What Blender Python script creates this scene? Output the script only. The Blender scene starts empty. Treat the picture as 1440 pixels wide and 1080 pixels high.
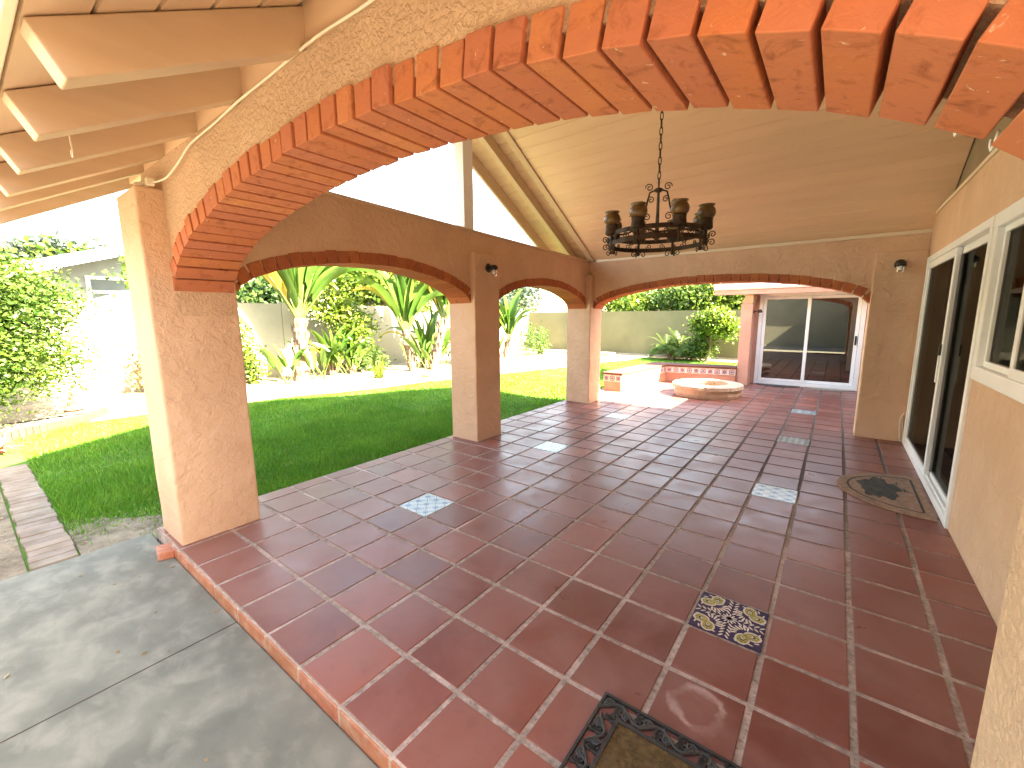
import bpy, math, random
import numpy as np
from mathutils import Vector, Matrix
random.seed(7); rng = np.random.default_rng(7)
S = bpy.context.scene; COL = S.collection
R = math.radians

# ------------------------------------------------------------------ camera, world, sun, exposure
cd = bpy.data.cameras.new('camera'); cam = bpy.data.objects.new('camera', cd); COL.objects.link(cam)
YAW, PIT, ROL = -0.649461357, -0.156067666, -0.00766018
fw = Vector((math.sin(YAW)*math.cos(PIT), math.cos(YAW)*math.cos(PIT), math.sin(PIT)))
rt = Vector((math.cos(YAW), -math.sin(YAW), 0)); up = rt.cross(fw)
c_, s_ = math.cos(ROL), math.sin(ROL)
r2 = rt*c_+up*s_; u2 = up*c_-rt*s_
cam.matrix_world = Matrix(((r2.x, u2.x, -fw.x, 1.7703), (r2.y, u2.y, -fw.y, -0.7583), (r2.z, u2.z, -fw.z, 1.527), (0, 0, 0, 1)))
cd.sensor_width = 36; cd.lens = 598.49/1440*36; cd.clip_start = 0.02; cd.clip_end = 2000
S.camera = cam

SUN = Vector((4.72, 0.85, 4.3)).normalized()
elev = math.asin(SUN.z); azim = math.atan2(SUN.x, SUN.y)
w = bpy.data.worlds.new('World'); S.world = w; w.use_nodes = True
nt = w.node_tree; bg = nt.nodes['Background']
sky = nt.nodes.new('ShaderNodeTexSky'); sky.sky_type = 'NISHITA'; sky.sun_disc = False
sky.sun_elevation = elev; sky.sun_rotation = azim; sky.air_density = 1.2; sky.dust_density = 1.8; sky.ozone_density = 1.0
nt.links.new(sky.outputs[0], bg.inputs[0]); bg.inputs[1].default_value = 0.09
sd = bpy.data.lights.new('sun', 'SUN'); sd.energy = 5.0; sd.angle = R(0.53); sd.color = (1.0, 0.93, 0.82)
sun = bpy.data.objects.new('sun', sd); COL.objects.link(sun); sun.rotation_euler = SUN.to_track_quat('Z', 'Y').to_euler()
sun.location = SUN*30
S.view_settings.view_transform = 'Standard'; S.view_settings.look = 'None'
S.view_settings.exposure = 4.22; S.view_settings.use_white_balance = True; S.view_settings.white_balance_temperature = 8600; S.view_settings.gamma = 1
cy = S.cycles; cy.use_denoising = True; cy.max_bounces = 10; cy.diffuse_bounces = 6; cy.glossy_bounces = 4
cy.transparent_max_bounces = 12; cy.sample_clamp_indirect = 8
S.render.engine = 'CYCLES'

# ------------------------------------------------------------------ materials
def nodes(name):
    m = bpy.data.materials.new(name); m.use_nodes = True
    return m, m.node_tree, m.node_tree.nodes['Principled BSDF'], m.node_tree.links
def rgb(c): return (c[0], c[1], c[2], 1)
def ramp(t, lo, hi, p0=.35, p1=.65):
    n = t.nodes.new('ShaderNodeValToRGB'); e = n.color_ramp.elements
    e[0].position = p0; e[1].position = p1; e[0].color = rgb(lo); e[1].color = rgb(hi); return n
def noise(t, L, vec, scale, detail=5, rough=.55, dist=0):
    n = t.nodes.new('ShaderNodeTexNoise'); n.inputs['Scale'].default_value = scale; n.inputs['Detail'].default_value = detail
    n.inputs['Roughness'].default_value = rough; n.inputs['Distortion'].default_value = dist
    L.new(vec, n.inputs['Vector']); return n
def mixc(t, L, fac, a, b, mode='MIX'):
    n = t.nodes.new('ShaderNodeMix'); n.data_type = 'RGBA'; n.blend_type = mode
    for i, v in ((0, fac), (6, a), (7, b)):
        if hasattr(v, 'links'): L.new(v, n.inputs[i])
        elif i == 0: n.inputs[0].default_value = v
        else: n.inputs[i].default_value = rgb(v)
    return n.outputs[2]
def math_(t, L, op, a, b=None, c=None):
    n = t.nodes.new('ShaderNodeMath'); n.operation = op
    for i, v in enumerate((a, b, c)):
        if v is None: continue
        if hasattr(v, 'links'): L.new(v, n.inputs[i])
        else: n.inputs[i].default_value = v
    return n.outputs[0]
def M(name, c1, c2, scale=4, rough=.8, bump=0, bscale=40, island=0, metal=0, spec=.5, stretch=None, trans=0, p0=.35, p1=.65, c3=None, s3=1.2, f3=.5, bdist=.01, bsharp=False, coat=0, rvar=0):
    m, t, b, L = nodes(name)
    tc = t.nodes.new('ShaderNodeTexCoord'); vec = tc.outputs['Object']
    if stretch:
        mp = t.nodes.new('ShaderNodeMapping'); mp.inputs['Scale'].default_value = stretch; L.new(vec, mp.inputs[0]); sv = mp.outputs[0]
    else: sv = vec
    n1 = noise(t, L, sv, scale); col = ramp(t, c1, c2, p0, p1); L.new(n1.outputs[0], col.inputs[0]); out = col.outputs[0]
    if c3 is not None:
        n3 = noise(t, L, sv, s3, 6, .6, .4); r3 = ramp(t, (0, 0, 0), (f3, f3, f3), .48, .68); L.new(n3.outputs[0], r3.inputs[0])
        out = mixc(t, L, r3.outputs[0], out, c3)
    if island:
        g = t.nodes.new('ShaderNodeNewGeometry'); h = t.nodes.new('ShaderNodeHueSaturation')
        mr = t.nodes.new('ShaderNodeMapRange'); mr.inputs[3].default_value = 1-island; mr.inputs[4].default_value = 1+island
        L.new(g.outputs['Random Per Island'], mr.inputs[0]); L.new(mr.outputs[0], h.inputs['Value'])
        fr = math_(t, L, 'FRACT', math_(t, L, 'MULTIPLY', g.outputs['Random Per Island'], 17.31))
        mh = t.nodes.new('ShaderNodeMapRange'); mh.inputs[3].default_value = .5-.06*island; mh.inputs[4].default_value = .5+.06*island
        L.new(fr, mh.inputs[0]); L.new(mh.outputs[0], h.inputs['Hue']); L.new(out, h.inputs['Color']); out = h.outputs[0]
    L.new(out, b.inputs['Base Color'])
    b.inputs['Roughness'].default_value = rough; b.inputs['Metallic'].default_value = metal
    b.inputs['Specular IOR Level'].default_value = spec
    if rvar:
        nr = noise(t, L, vec, 2.3, 6); mr = t.nodes.new('ShaderNodeMapRange'); mr.inputs[1].default_value = .3; mr.inputs[2].default_value = .7
        mr.inputs[3].default_value = rough-rvar; mr.inputs[4].default_value = rough+rvar; L.new(nr.outputs[0], mr.inputs[0]); L.new(mr.outputs[0], b.inputs['Roughness'])
    if bump:
        nb = noise(t, L, sv if stretch else vec, bscale, 6, .6, .3); bo = nb.outputs[0]
        if bsharp:
            rb = ramp(t, (0, 0, 0), (1, 1, 1), .42, .6); L.new(bo, rb.inputs[0])
            nf = noise(t, L, vec, bscale*4.5, 4); bo = math_(t, L, 'MULTIPLY_ADD', nf.outputs[0], .35, rb.outputs[0])
        bn = t.nodes.new('ShaderNodeBump'); bn.inputs['Strength'].default_value = bump; bn.inputs['Distance'].default_value = bdist
        L.new(bo, bn.inputs['Height']); L.new(bn.outputs[0], b.inputs['Normal'])
    if trans:
        o = t.nodes['Material Output']; tr = t.nodes.new('ShaderNodeBsdfTranslucent'); mx = t.nodes.new('ShaderNodeMixShader'); mx.inputs[0].default_value = trans
        L.new(out, tr.inputs[0]); L.new(b.outputs[0], mx.inputs[1]); L.new(tr.outputs[0], mx.inputs[2]); L.new(mx.outputs[0], o.inputs[0])
    return m
MAT = {}
MAT['stucco'] = M('stucco', (.575, .375, .255), (.635, .42, .29), 1.7, .92, .5, 11, c3=(.67, .465, .335), s3=3.5, f3=.5, bdist=.012, bsharp=True)
MAT['stucco_coarse'] = M('coarse stucco', (.56, .37, .245), (.62, .42, .285), 2.2, .92, .75, 48, c3=(.69, .48, .33), s3=4.5, f3=.45, bdist=.007, bsharp=True)
MAT['stucco_pink'] = M('pink stucco', (.52, .27, .20), (.58, .32, .24), 1.7, .92, .4, 16, c3=(.60, .37, .29), s3=2.5, f3=.4, bdist=.01, bsharp=True)
MAT['paint'] = M('tan painted wood', (.70, .50, .34), (.76, .55, .38), 2, .55, .12, 7, stretch=(1, 6, 6), c3=(.60, .44, .32), s3=1.6, f3=.3, bdist=.004, island=.04)
MAT['rafterpaint'] = M('tan painted rafter wood', (.53, .38, .26), (.58, .425, .295), 2.6, .6, .18, 9, stretch=(6, 1, 6), c3=(.60, .40, .26), s3=2.2, f3=.22, bdist=.004)
MAT['ceiling'] = M('painted ceiling boards', (.79, .58, .40), (.83, .62, .44), 1.5, .5, .1, 6, stretch=(.7, 5, 5), c3=(.83, .64, .46), s3=1.2, f3=.25, bdist=.003, island=.03)
MAT['greygable'] = M('grey olive painted boards', (.23, .185, .125), (.28, .225, .155), 1.5, .7, .1, 9)
MAT['creamtrim'] = M('cream trim', (.66, .56, .43), (.72, .62, .49), 2, .5, .05, 20)
MAT['white'] = M('white vinyl', (.78, .81, .83), (.82, .85, .87), 2, .35, .03, 30, c3=(.72, .73, .73), s3=3, f3=.35)
def brick_mat(name, a, b, pink, dark, fleck):
    m, t, bs, L = nodes(name); tc = t.nodes.new('ShaderNodeTexCoord'); v = tc.outputs['Object']; g = t.nodes.new('ShaderNodeNewGeometry')
    cr = t.nodes.new('ShaderNodeValToRGB'); e = cr.color_ramp.elements; e[0].color = rgb(a); e[1].color = rgb(b); k = e.new(.6); k.color = rgb(pink); k = e.new(.8); k.color = rgb(tuple((x+y)/2 for x, y in zip(a, b)))
    L.new(g.outputs['Random Per Island'], cr.inputs[0]); out = cr.outputs[0]
    n = noise(t, L, v, 6, 7, .65, .6); r = ramp(t, (0,0,0), (.8,.8,.8), .42, .66); L.new(n.outputs[0], r.inputs[0]); out = mixc(t, L, r.outputs[0], out, pink)
    n2 = noise(t, L, v, 17, 6, .65, .8); r = ramp(t, (0,0,0), (.75,.75,.75), .54, .72); L.new(n2.outputs[0], r.inputs[0]); out = mixc(t, L, r.outputs[0], out, dark)
    n3 = noise(t, L, v, 38, 5, .6, .5); r = ramp(t, (0,0,0), (fleck,fleck,fleck), .66, .74); L.new(n3.outputs[0], r.inputs[0]); out = mixc(t, L, r.outputs[0], out, (.72,.55,.42))
    L.new(out, bs.inputs['Base Color']); bs.inputs['Roughness'].default_value = .85; bs.inputs['Specular IOR Level'].default_value = .2
    nb = noise(t, L, v, 26, 8, .7, .5); n5 = noise(t, L, v, 5, 3); h = math_(t, L, 'MULTIPLY_ADD', n5.outputs[0], 1.5, nb.outputs[0])
    bn = t.nodes.new('ShaderNodeBump'); bn.inputs['Strength'].default_value = .6; bn.inputs['Distance'].default_value = .007; L.new(h, bn.inputs['Height']); L.new(bn.outputs[0], bs.inputs['Normal'])
    return m
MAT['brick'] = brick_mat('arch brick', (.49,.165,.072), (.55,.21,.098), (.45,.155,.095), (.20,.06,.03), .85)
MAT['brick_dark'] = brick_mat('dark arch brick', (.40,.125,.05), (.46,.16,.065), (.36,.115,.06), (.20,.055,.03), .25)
MAT['mortar'] = M('dark mortar', (.045, .028, .02), (.08, .052, .038), 9, .95, .3, 60)
MAT['edgebrick'] = M('orange edge brick', (.40, .13, .065), (.50, .185, .10), 9, .6, .3, 40, island=.1, c3=(.58,.42,.32), s3=14, f3=.45)
def grout_mat():
    m, t, b, L = nodes('weathered grout'); tc = t.nodes.new('ShaderNodeTexCoord'); v = tc.outputs['Object']
    n = noise(t, L, v, 30, 6, .7); r = ramp(t, (.24,.185,.15), (.48,.375,.32), .35, .65); L.new(n.outputs[0], r.inputs[0]); out = r.outputs[0]
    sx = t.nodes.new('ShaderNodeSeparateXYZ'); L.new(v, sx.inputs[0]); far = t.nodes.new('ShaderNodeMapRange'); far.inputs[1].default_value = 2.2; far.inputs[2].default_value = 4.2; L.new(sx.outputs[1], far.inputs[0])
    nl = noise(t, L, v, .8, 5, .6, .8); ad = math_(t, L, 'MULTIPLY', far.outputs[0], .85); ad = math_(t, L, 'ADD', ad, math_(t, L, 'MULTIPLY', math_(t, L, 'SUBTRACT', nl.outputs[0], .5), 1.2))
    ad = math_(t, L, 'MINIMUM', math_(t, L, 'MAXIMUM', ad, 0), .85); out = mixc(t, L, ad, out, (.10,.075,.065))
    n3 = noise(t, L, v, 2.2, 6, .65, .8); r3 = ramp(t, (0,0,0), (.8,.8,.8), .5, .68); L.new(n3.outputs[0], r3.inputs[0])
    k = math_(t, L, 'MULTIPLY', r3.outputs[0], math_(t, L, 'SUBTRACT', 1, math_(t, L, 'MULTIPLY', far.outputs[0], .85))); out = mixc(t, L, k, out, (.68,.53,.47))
    n4 = noise(t, L, v, 70, 4, .7); r4 = ramp(t, (.55,.55,.55), (0,0,0), .33, .45); L.new(n4.outputs[0], r4.inputs[0]); out = mixc(t, L, r4.outputs[0], out, (.09,.075,.06))
    L.new(out, b.inputs['Base Color']); b.inputs['Roughness'].default_value = .95; b.inputs['Specular IOR Level'].default_value = .2
    bn = t.nodes.new('ShaderNodeBump'); bn.inputs['Strength'].default_value = .6; bn.inputs['Distance'].default_value = .004; L.new(n.outputs[0], bn.inputs['Height']); L.new(bn.outputs[0], b.inputs['Normal'])
    return m
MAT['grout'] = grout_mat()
MAT['concrete'] = M('stained concrete', (.135, .136, .112), (.21, .208, .17), 3.0, .85, .3, 45, c3=(.29, .28, .23), s3=6, f3=.55, bdist=.004, stretch=(1, 1.35, 1))
MAT['kerb'] = M('pale concrete kerb', (.27, .255, .21), (.33, .31, .265), 4, .9, .2, 40)
MAT['palemortar'] = M('pale mortar', (.40, .31, .24), (.56, .45, .37), 20, .95, .3, 60)
MAT['bouncepaving'] = M('pale bounce paving', (.23, .21, .17), (.29, .27, .225), 3, .9, .2, 40)
MAT['soil'] = M('dry soil', (.13, .10, .07), (.26, .21, .15), 7, .98, .7, 26, c3=(.34, .28, .20), s3=9, f3=.6, bdist=.03)
MAT['mulch'] = M('pale planting bed soil', (.20, .165, .115), (.30, .255, .185), 6, .98, .5, 22, bdist=.03)
MAT['turf'] = M('turf', (.04, .12, .010), (.075, .17, .018), 5, .95, .4, 40, c3=(.13, .12, .055), s3=1.1, f3=.35, bdist=.03)
MAT['grass'] = M('grass blade', (.075, .235, .016), (.14, .33, .032), 1.4, .55, island=.4, trans=.35, c3=(.15, .27, .04), s3=1.8, f3=.4)
MAT['paver'] = M('worn pink brick', (.19, .145, .11), (.27, .21, .165), 6, .9, .3, 50, island=.14, c3=(.30, .27, .24), s3=5, f3=.5)
MAT['redbrick'] = M('red garden brick', (.12, .042, .026), (.16, .06, .036), 6, .9, .3, 50, island=.15)
MAT['iron'] = M('rusty wrought iron', (.035, .021, .013), (.075, .042, .022), 12, .6, .3, 60, metal=.5, bdist=.002)
MAT['amber'] = M('amber glazed clay cup', (.09, .046, .018), (.18, .098, .03), 9, .35, .2, 40, c3=(.24, .14, .035), s3=8, f3=.6)
MAT['black'] = M('black metal', (.015, .015, .016), (.03, .03, .03), 10, .4, metal=.3)
MAT['rubber'] = M('black rubber', (.018, .017, .016), (.038, .036, .034), 30, .55, .2, 90)
MAT['coir'] = M('brown coir', (.11, .062, .020), (.24, .145, .05), 60, 1, 1, 160, c3=(.22, .15, .07), s3=25, f3=.4, bdist=.02)
MAT['matbrown'] = M('woven mat', (.29, .165, .11), (.40, .25, .175), 40, 1, .8, 120, c3=(.15, .11, .08), s3=7, f3=.6)
MAT['matdark'] = M('dark mat print', (.03, .032, .026), (.075, .075, .06), 30, 1, .5, 120)
MAT['stone'] = M('fire pit stone', (.46, .34, .26), (.58, .46, .37), 5, .9, .4, 26, c3=(.40, .24, .17), s3=4, f3=.5)
MAT['ash'] = M('ash', (.05, .045, .04), (.12, .11, .10), 12, 1, .6, 40)
MAT['terrawall'] = M('terracotta render', (.50, .22, .14), (.57, .28, .19), 3, .9, .25, 30)
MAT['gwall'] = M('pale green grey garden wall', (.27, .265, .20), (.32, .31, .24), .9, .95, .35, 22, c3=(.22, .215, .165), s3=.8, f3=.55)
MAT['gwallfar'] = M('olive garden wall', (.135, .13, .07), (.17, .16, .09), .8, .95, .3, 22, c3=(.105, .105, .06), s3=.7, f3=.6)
MAT['nwall'] = M('pale blue grey siding', (.22, .265, .285), (.26, .305, .325), 2, .8)
MAT['npane'] = M('dull blue window pane', (.10, .13, .145), (.16, .19, .20), 1, .12)
MAT['shingle'] = M('roof shingle', (.22, .17, .13), (.32, .25, .20), 8, .95, .4, 30, c3=(.18, .14, .11), s3=2, f3=.5)
MAT['rooftile'] = M('clay roof tile', (.36, .19, .13), (.46, .26, .19), 6, .9, .3, 30, island=.12)
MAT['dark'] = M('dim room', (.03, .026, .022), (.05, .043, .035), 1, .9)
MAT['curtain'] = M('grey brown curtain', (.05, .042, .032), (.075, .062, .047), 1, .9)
MAT['bark'] = M('bark', (.15, .10, .065), (.27, .20, .14), 9, .95, .8, 24, stretch=(1, 1, .3), bdist=.03)
MAT['palebark'] = M('pale fibrous palm trunk', (.11, .072, .05), (.20, .145, .105), 9, .95, .8, 20, stretch=(1, 1, 2.2), bdist=.04, c3=(.09, .05, .035), s3=6, f3=.6)
def leafmat(n, a, b, isl=.35, tr=.4, rough=.5): MAT[n] = M(n, a, b, 1.6, rough, island=isl, trans=tr)
leafmat('leaf_bright', (.055, .125, .014), (.10, .175, .026))
leafmat('leaf_mid', (.045, .105, .022), (.085, .155, .035))
leafmat('leaf_dark', (.022, .06, .02), (.045, .095, .028))
leafmat('leaf_lime', (.08, .155, .013), (.13, .20, .022))
leafmat('leaf_blue', (.05, .085, .075), (.08, .12, .10))
leafmat('leaf_tan', (.26, .19, .10), (.36, .27, .15))
leafmat('leaf_pink', (.40, .17, .13), (.45, .27, .18))
leafmat('paddle', (.045, .12, .02), (.08, .165, .03), .25, .35, .35)
leafmat('paddle_yellow', (.30, .27, .04), (.42, .35, .06), .25, .4, .4)
leafmat('stalk', (.05, .085, .014), (.10, .13, .025), .2, .15)
MAT['wirewhite'] = M('white cable', (.66, .60, .48), (.72, .66, .54), 8, .5)
MAT['decor_white'] = M('pale glazed tile', (.34, .40, .42), (.50, .54, .52), 12, .2)
MAT['decor_navy'] = M('navy glaze', (.03, .025, .07), (.05, .04, .10), 12, .2)
MAT['decor_cream'] = M('cream glaze', (.62, .55, .48), (.70, .63, .56), 12, .2)
MAT['decor_olive'] = M('olive yellow glaze', (.33, .30, .07), (.42, .38, .12), 14, .2)
MAT['decor_teal'] = M('teal glaze', (.10, .17, .19), (.17, .25, .26), 14, .2)
MAT['decor_blue'] = M('blue glaze', (.10, .13, .30), (.16, .19, .38), 14, .2)
MAT['decor_red'] = M('brick red glaze', (.42, .12, .07), (.50, .17, .10), 14, .25)

def glassmat(name, tint, refl):
    m, t, b, L = nodes(name); o = t.nodes['Material Output']; t.nodes.remove(b)
    tr = t.nodes.new('ShaderNodeBsdfTransparent'); tr.inputs[0].default_value = rgb(tint)
    gl = t.nodes.new('ShaderNodeBsdfGlossy'); gl.inputs['Roughness'].default_value = .01; gl.inputs[0].default_value = (.95, .97, .96, 1)
    f = t.nodes.new('ShaderNodeFresnel'); f.inputs[0].default_value = 1.5
    k = math_(t, L, 'MULTIPLY', f.outputs[0], refl); k = math_(t, L, 'MINIMUM', k, 1)
    mx = t.nodes.new('ShaderNodeMixShader'); L.new(k, mx.inputs[0]); L.new(tr.outputs[0], mx.inputs[1]); L.new(gl.outputs[0], mx.inputs[2]); L.new(mx.outputs[0], o.inputs[0])
    return m
MAT['glass'] = glassmat('window glass', (.42, .42, .38), .22)
MAT['glass_dark'] = glassmat('tinted door glass', (.3, .3, .28), 4.2)
MAT['clear'] = glassmat('clear lamp glass', (.93, .93, .9), 1.6)

# floor tile: glossy sealed quarry tile, per-tile variation, a white ring stain, dull worn places
def floor_mat():
    m, t, b, L = nodes('sealed red quarry tile'); tc = t.nodes.new('ShaderNodeTexCoord'); v = tc.outputs['Object']
    g = t.nodes.new('ShaderNodeNewGeometry')
    cr = t.nodes.new('ShaderNodeValToRGB'); e = cr.color_ramp.elements; e[0].color = (.155, .042, .031, 1); e[1].color = (.31, .088, .058, 1)
    a = e.new(.35); a.color = (.20, .047, .032, 1); a = e.new(.7); a.color = (.235, .076, .058, 1)
    L.new(g.outputs['Random Per Island'], cr.inputs[0])
    n1 = noise(t, L, v, 3.2, 7, .62, .5); r1 = ramp(t, (0, 0, 0), (.75, .75, .75), .42, .72); L.new(n1.outputs[0], r1.inputs[0])
    out = mixc(t, L, r1.outputs[0], cr.outputs[0], (.265, .10, .08))
    n2 = noise(t, L, v, 9, 6, .65); r2_ = ramp(t, (0, 0, 0), (.6, .6, .6), .52, .72); L.new(n2.outputs[0], r2_.inputs[0])
    out = mixc(t, L, r2_.outputs[0], out, (.17, .055, .04))
    n4 = noise(t, L, v, 1.1, 6, .6, 1.0); r4 = ramp(t, (0, 0, 0), (.36, .36, .36), .56, .74); L.new(n4.outputs[0], r4.inputs[0])
    out = mixc(t, L, r4.outputs[0], out, (.30, .155, .135))
    # ring left by a pot
    sub = t.nodes.new('ShaderNodeVectorMath'); sub.operation = 'DISTANCE'; L.new(v, sub.inputs[0]); sub.inputs[1].default_value = (1.465, .835, 0)
    nz = noise(t, L, v, 9, 6); d = math_(t, L, 'MULTIPLY_ADD', nz.outputs[0], .11, sub.outputs['Value'])
    dd = math_(t, L, 'ABSOLUTE', math_(t, L, 'SUBTRACT', d, .145)); rr = ramp(t, (.55, .55, .55), (0, 0, 0), .004, .02); L.new(dd, rr.inputs[0])
    nm = noise(t, L, v, 7, 3); rm = ramp(t, (.25, .25, .25), (1, 1, 1), .42, .56); L.new(nm.outputs[0], rm.inputs[0])
    out = mixc(t, L, math_(t, L, 'MULTIPLY', rr.outputs[0], rm.outputs[0]), out, (.62, .46, .42))
    n7 = noise(t, L, v, .9, 6, .6, .6); r7 = ramp(t, (.05,.05,.05), (.46,.46,.46), .38, .68); L.new(n7.outputs[0], r7.inputs[0]); out = mixc(t, L, r7.outputs[0], out, (.285,.175,.155))
    L.new(out, b.inputs['Base Color'])
    mr = t.nodes.new('ShaderNodeMapRange'); mr.inputs[1].default_value = .3; mr.inputs[2].default_value = .7; mr.inputs[3].default_value = .26; mr.inputs[4].default_value = .5
    L.new(n1.outputs[0], mr.inputs[0]); L.new(mr.outputs[0], b.inputs['Roughness'])
    nb = noise(t, L, v, 22, 5); bn = t.nodes.new('ShaderNodeBump'); bn.inputs['Strength'].default_value = .12; bn.inputs['Distance'].default_value = .004
    L.new(nb.outputs[0], bn.inputs['Height']); L.new(bn.outputs[0], b.inputs['Normal'])
    b.inputs['Specular IOR Level'].default_value = .42
    return m
MAT['floor'] = floor_mat()

# ------------------------------------------------------------------ mesh helpers
class MB:
    def __init__(s): s.v = []; s.f = []
    def add(s, vs, fs):
        o = len(s.v); s.v.extend([tuple(p) for p in vs]); s.f.extend([tuple(i+o for i in f) for f in fs]); return s
    def box(s, x0, x1, y0, y1, z0, z1):
        return s.add([(x0,y0,z0),(x1,y0,z0),(x1,y1,z0),(x0,y1,z0),(x0,y0,z1),(x1,y0,z1),(x1,y1,z1),(x0,y1,z1)],
                     [(0,3,2,1),(4,5,6,7),(0,1,5,4),(1,2,6,5),(2,3,7,6),(3,0,4,7)])
    def hexa(s, p):   # 8 points, bottom 4 then top 4
        return s.add(p, [(0,3,2,1),(4,5,6,7),(0,1,5,4),(1,2,6,5),(2,3,7,6),(3,0,4,7)])
    def prism(s, poly, z0, z1):
        n = len(poly); return s.add([(x,y,z0) for x,y in poly]+[(x,y,z1) for x,y in poly],
            [tuple(range(n-1,-1,-1)), tuple(range(n,2*n))]+[(i,(i+1)%n,n+(i+1)%n,n+i) for i in range(n)])
    def tube(s, pts, rad, n=8, closed=False):
        pts = [Vector(p) for p in pts]; N = len(pts); rs = rad if isinstance(rad, (list, tuple)) else [rad]*N
        vs = []; ref = None
        for i, p in enumerate(pts):
            a = pts[(i-1) % N] if (closed or i > 0) else p; b = pts[(i+1) % N] if (closed or i < N-1) else p
            d = (b-a); d = d.normalized() if d.length > 1e-9 else Vector((0,0,1))
            if ref is None: ref = Vector((0,0,1)) if abs(d.z) < .9 else Vector((1,0,0))
            x = ref - d*ref.dot(d)
            if x.length < 1e-6: x = d.orthogonal()
            x.normalize(); ref = x; y = d.cross(x)
            for k in range(n):
                t = 2*math.pi*k/n; vs.append(p+(x*math.cos(t)+y*math.sin(t))*rs[i])
        fs = []
        for i in range(N if closed else N-1):
            j = (i+1) % N
            for k in range(n): fs.append((i*n+k, i*n+(k+1)%n, j*n+(k+1)%n, j*n+k))
        if not closed: fs += [tuple(range(n-1,-1,-1)), tuple(range((N-1)*n, N*n))]
        return s.add(vs, fs)
    def lathe(s, prof, c=(0,0,0), n=20):
        vs = []; fs = []
        for r, z in prof:
            for k in range(n): t = 2*math.pi*k/n; vs.append((c[0]+r*math.cos(t), c[1]+r*math.sin(t), c[2]+z))
        for i in range(len(prof)-1):
            for k in range(n): fs.append((i*n+k, i*n+(k+1)%n, (i+1)*n+(k+1)%n, (i+1)*n+k))
        fs += [tuple(range(n-1,-1,-1)), tuple(range((len(prof)-1)*n, len(prof)*n))]
        return s.add(vs, fs)
    def build(s, name, mat, parent=None, smooth=False, bevel=0, seg=2, loc=None, **props):
        me = bpy.data.meshes.new(name); me.from_pydata(s.v, [], s.f); me.validate(); me.update()
        return finish(name, me, mat, parent, smooth, bevel, seg, loc, **props)
def finish(name, me, mat, parent=None, smooth=False, bevel=0, seg=2, loc=None, **props):
    me.materials.append(MAT[mat]); o = bpy.data.objects.new(name, me); COL.objects.link(o)
    if parent is not None: o.parent = parent
    if loc is not None: o.location = loc
    if smooth: me.polygons.foreach_set('use_smooth', [True]*len(me.polygons))
    if bevel:
        b = o.modifiers.new('bevel', 'BEVEL'); b.width = bevel; b.segments = seg; b.limit_method = 'ANGLE'; b.angle_limit = R(40)
    for k, v in props.items(): o[k] = v
    return o
def thing(name, label, cat, loc=(0,0,0), group=None):
    o = bpy.data.objects.new(name, None); COL.objects.link(o); o.location = loc; o.empty_display_size = .1
    o['label'] = label; o['category'] = cat
    if group: o['group'] = group
    return o
def np_mesh(name, V, F):   # V (n,3), F (m,k) all same size
    me = bpy.data.meshes.new(name); n, m, k = len(V), len(F), F.shape[1]
    me.vertices.add(n); me.vertices.foreach_set('co', V.astype(np.float32).ravel())
    me.loops.add(m*k); me.loops.foreach_set('vertex_index', F.astype(np.int32).ravel())
    me.polygons.add(m); me.polygons.foreach_set('loop_start', (np.arange(m)*k).astype(np.int32)); me.polygons.foreach_set('loop_total', np.full(m, k, np.int32))
    me.update(calc_edges=True); return me

# ------------------------------------------------------------------ ground
ZC = -.075     # concrete level
MB().add([(-400,-400,-.2),(400,-400,-.2),(400,400,-.2),(-400,400,-.2)], [(0,1,2,3)]).build('ground', 'soil', kind='structure')
MB().box(-2.26, 6, -14, -.016, -.19, ZC).build('concrete_pavement', 'concrete', bevel=.008, kind='structure')
MB().box(-12, -.4, -5.2, -1.7, -.19, ZC+.004).build('bounce_slab', 'bouncepaving', kind='structure')  # unseen pale slab added to bounce sunlight up onto the front and rafters
jt = MB().box(-.655, -.65, -14, -.02, ZC-.01, ZC+.0015)
jt.build('pavement_joint', 'mortar', kind='structure')
# lawn base; path line at x = xp(y)
def xp(y): return -8.0+.25*(y-2.95) if y > .8 else -8.0+.25*(.8-2.95)+.1*(.8-y)
ys = np.linspace(-14, 15.6, 60)
lb = MB(); lv = []; lf = []
for y in ys:
    xl = xp(y)+.78; xr = -2.27 if y < -.02 else -2.13 if y < 6.5 else -2.02
    if y > 9.9: xr = 2.2
    lv += [(xl, y, -.1), (xr, y, -.1)]
for i in range(len(ys)-1): lf.append((2*i, 2*i+1, 2*i+3, 2*i+2))
lb.add(lv, lf).build('lawn', 'turf', kind='structure')
pv = MB(); vv = []; ff = []
for y in ys: vv += [(xp(y), y, -.19), (xp(y)+.78, y, -.19), (xp(y), y, -.075), (xp(y)+.78, y, -.075)]
for i in range(len(ys)-1):
    a = 4*i; b = a+4; ff += [(a+2,a+3,b+3,b+2),(a+3,a+1,b+1,b+3),(a,a+2,b+2,b)]
pv.add(vv, ff).build('path', 'kerb', kind='structure')
pj = MB(); vv = []; ff = []
for off in (.26, .52):
    vv = []
    for y in ys: vv += [(xp(y)+off-.006, y, -.073), (xp(y)+off+.006, y, -.073)]
    pj.add(vv, [(2*i, 2*i+1, 2*i+3, 2*i+2) for i in range(len(ys)-1)])
pj.build('path_joint', 'mortar', kind='structure')
bed = MB(); vv = []; ff = []
for y in ys: vv += [(-10, y, .02), (-9.2, y, .03), (xp(y)-.01, y, -.06)]
for i in range(len(ys)-1): ff += [(3*i,3*i+1,3*i+4,3*i+3),(3*i+1,3*i+2,3*i+5,3*i+4)]
bed.add(vv, ff).build('planting_bed', 'mulch', smooth=True, kind='structure')
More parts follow.
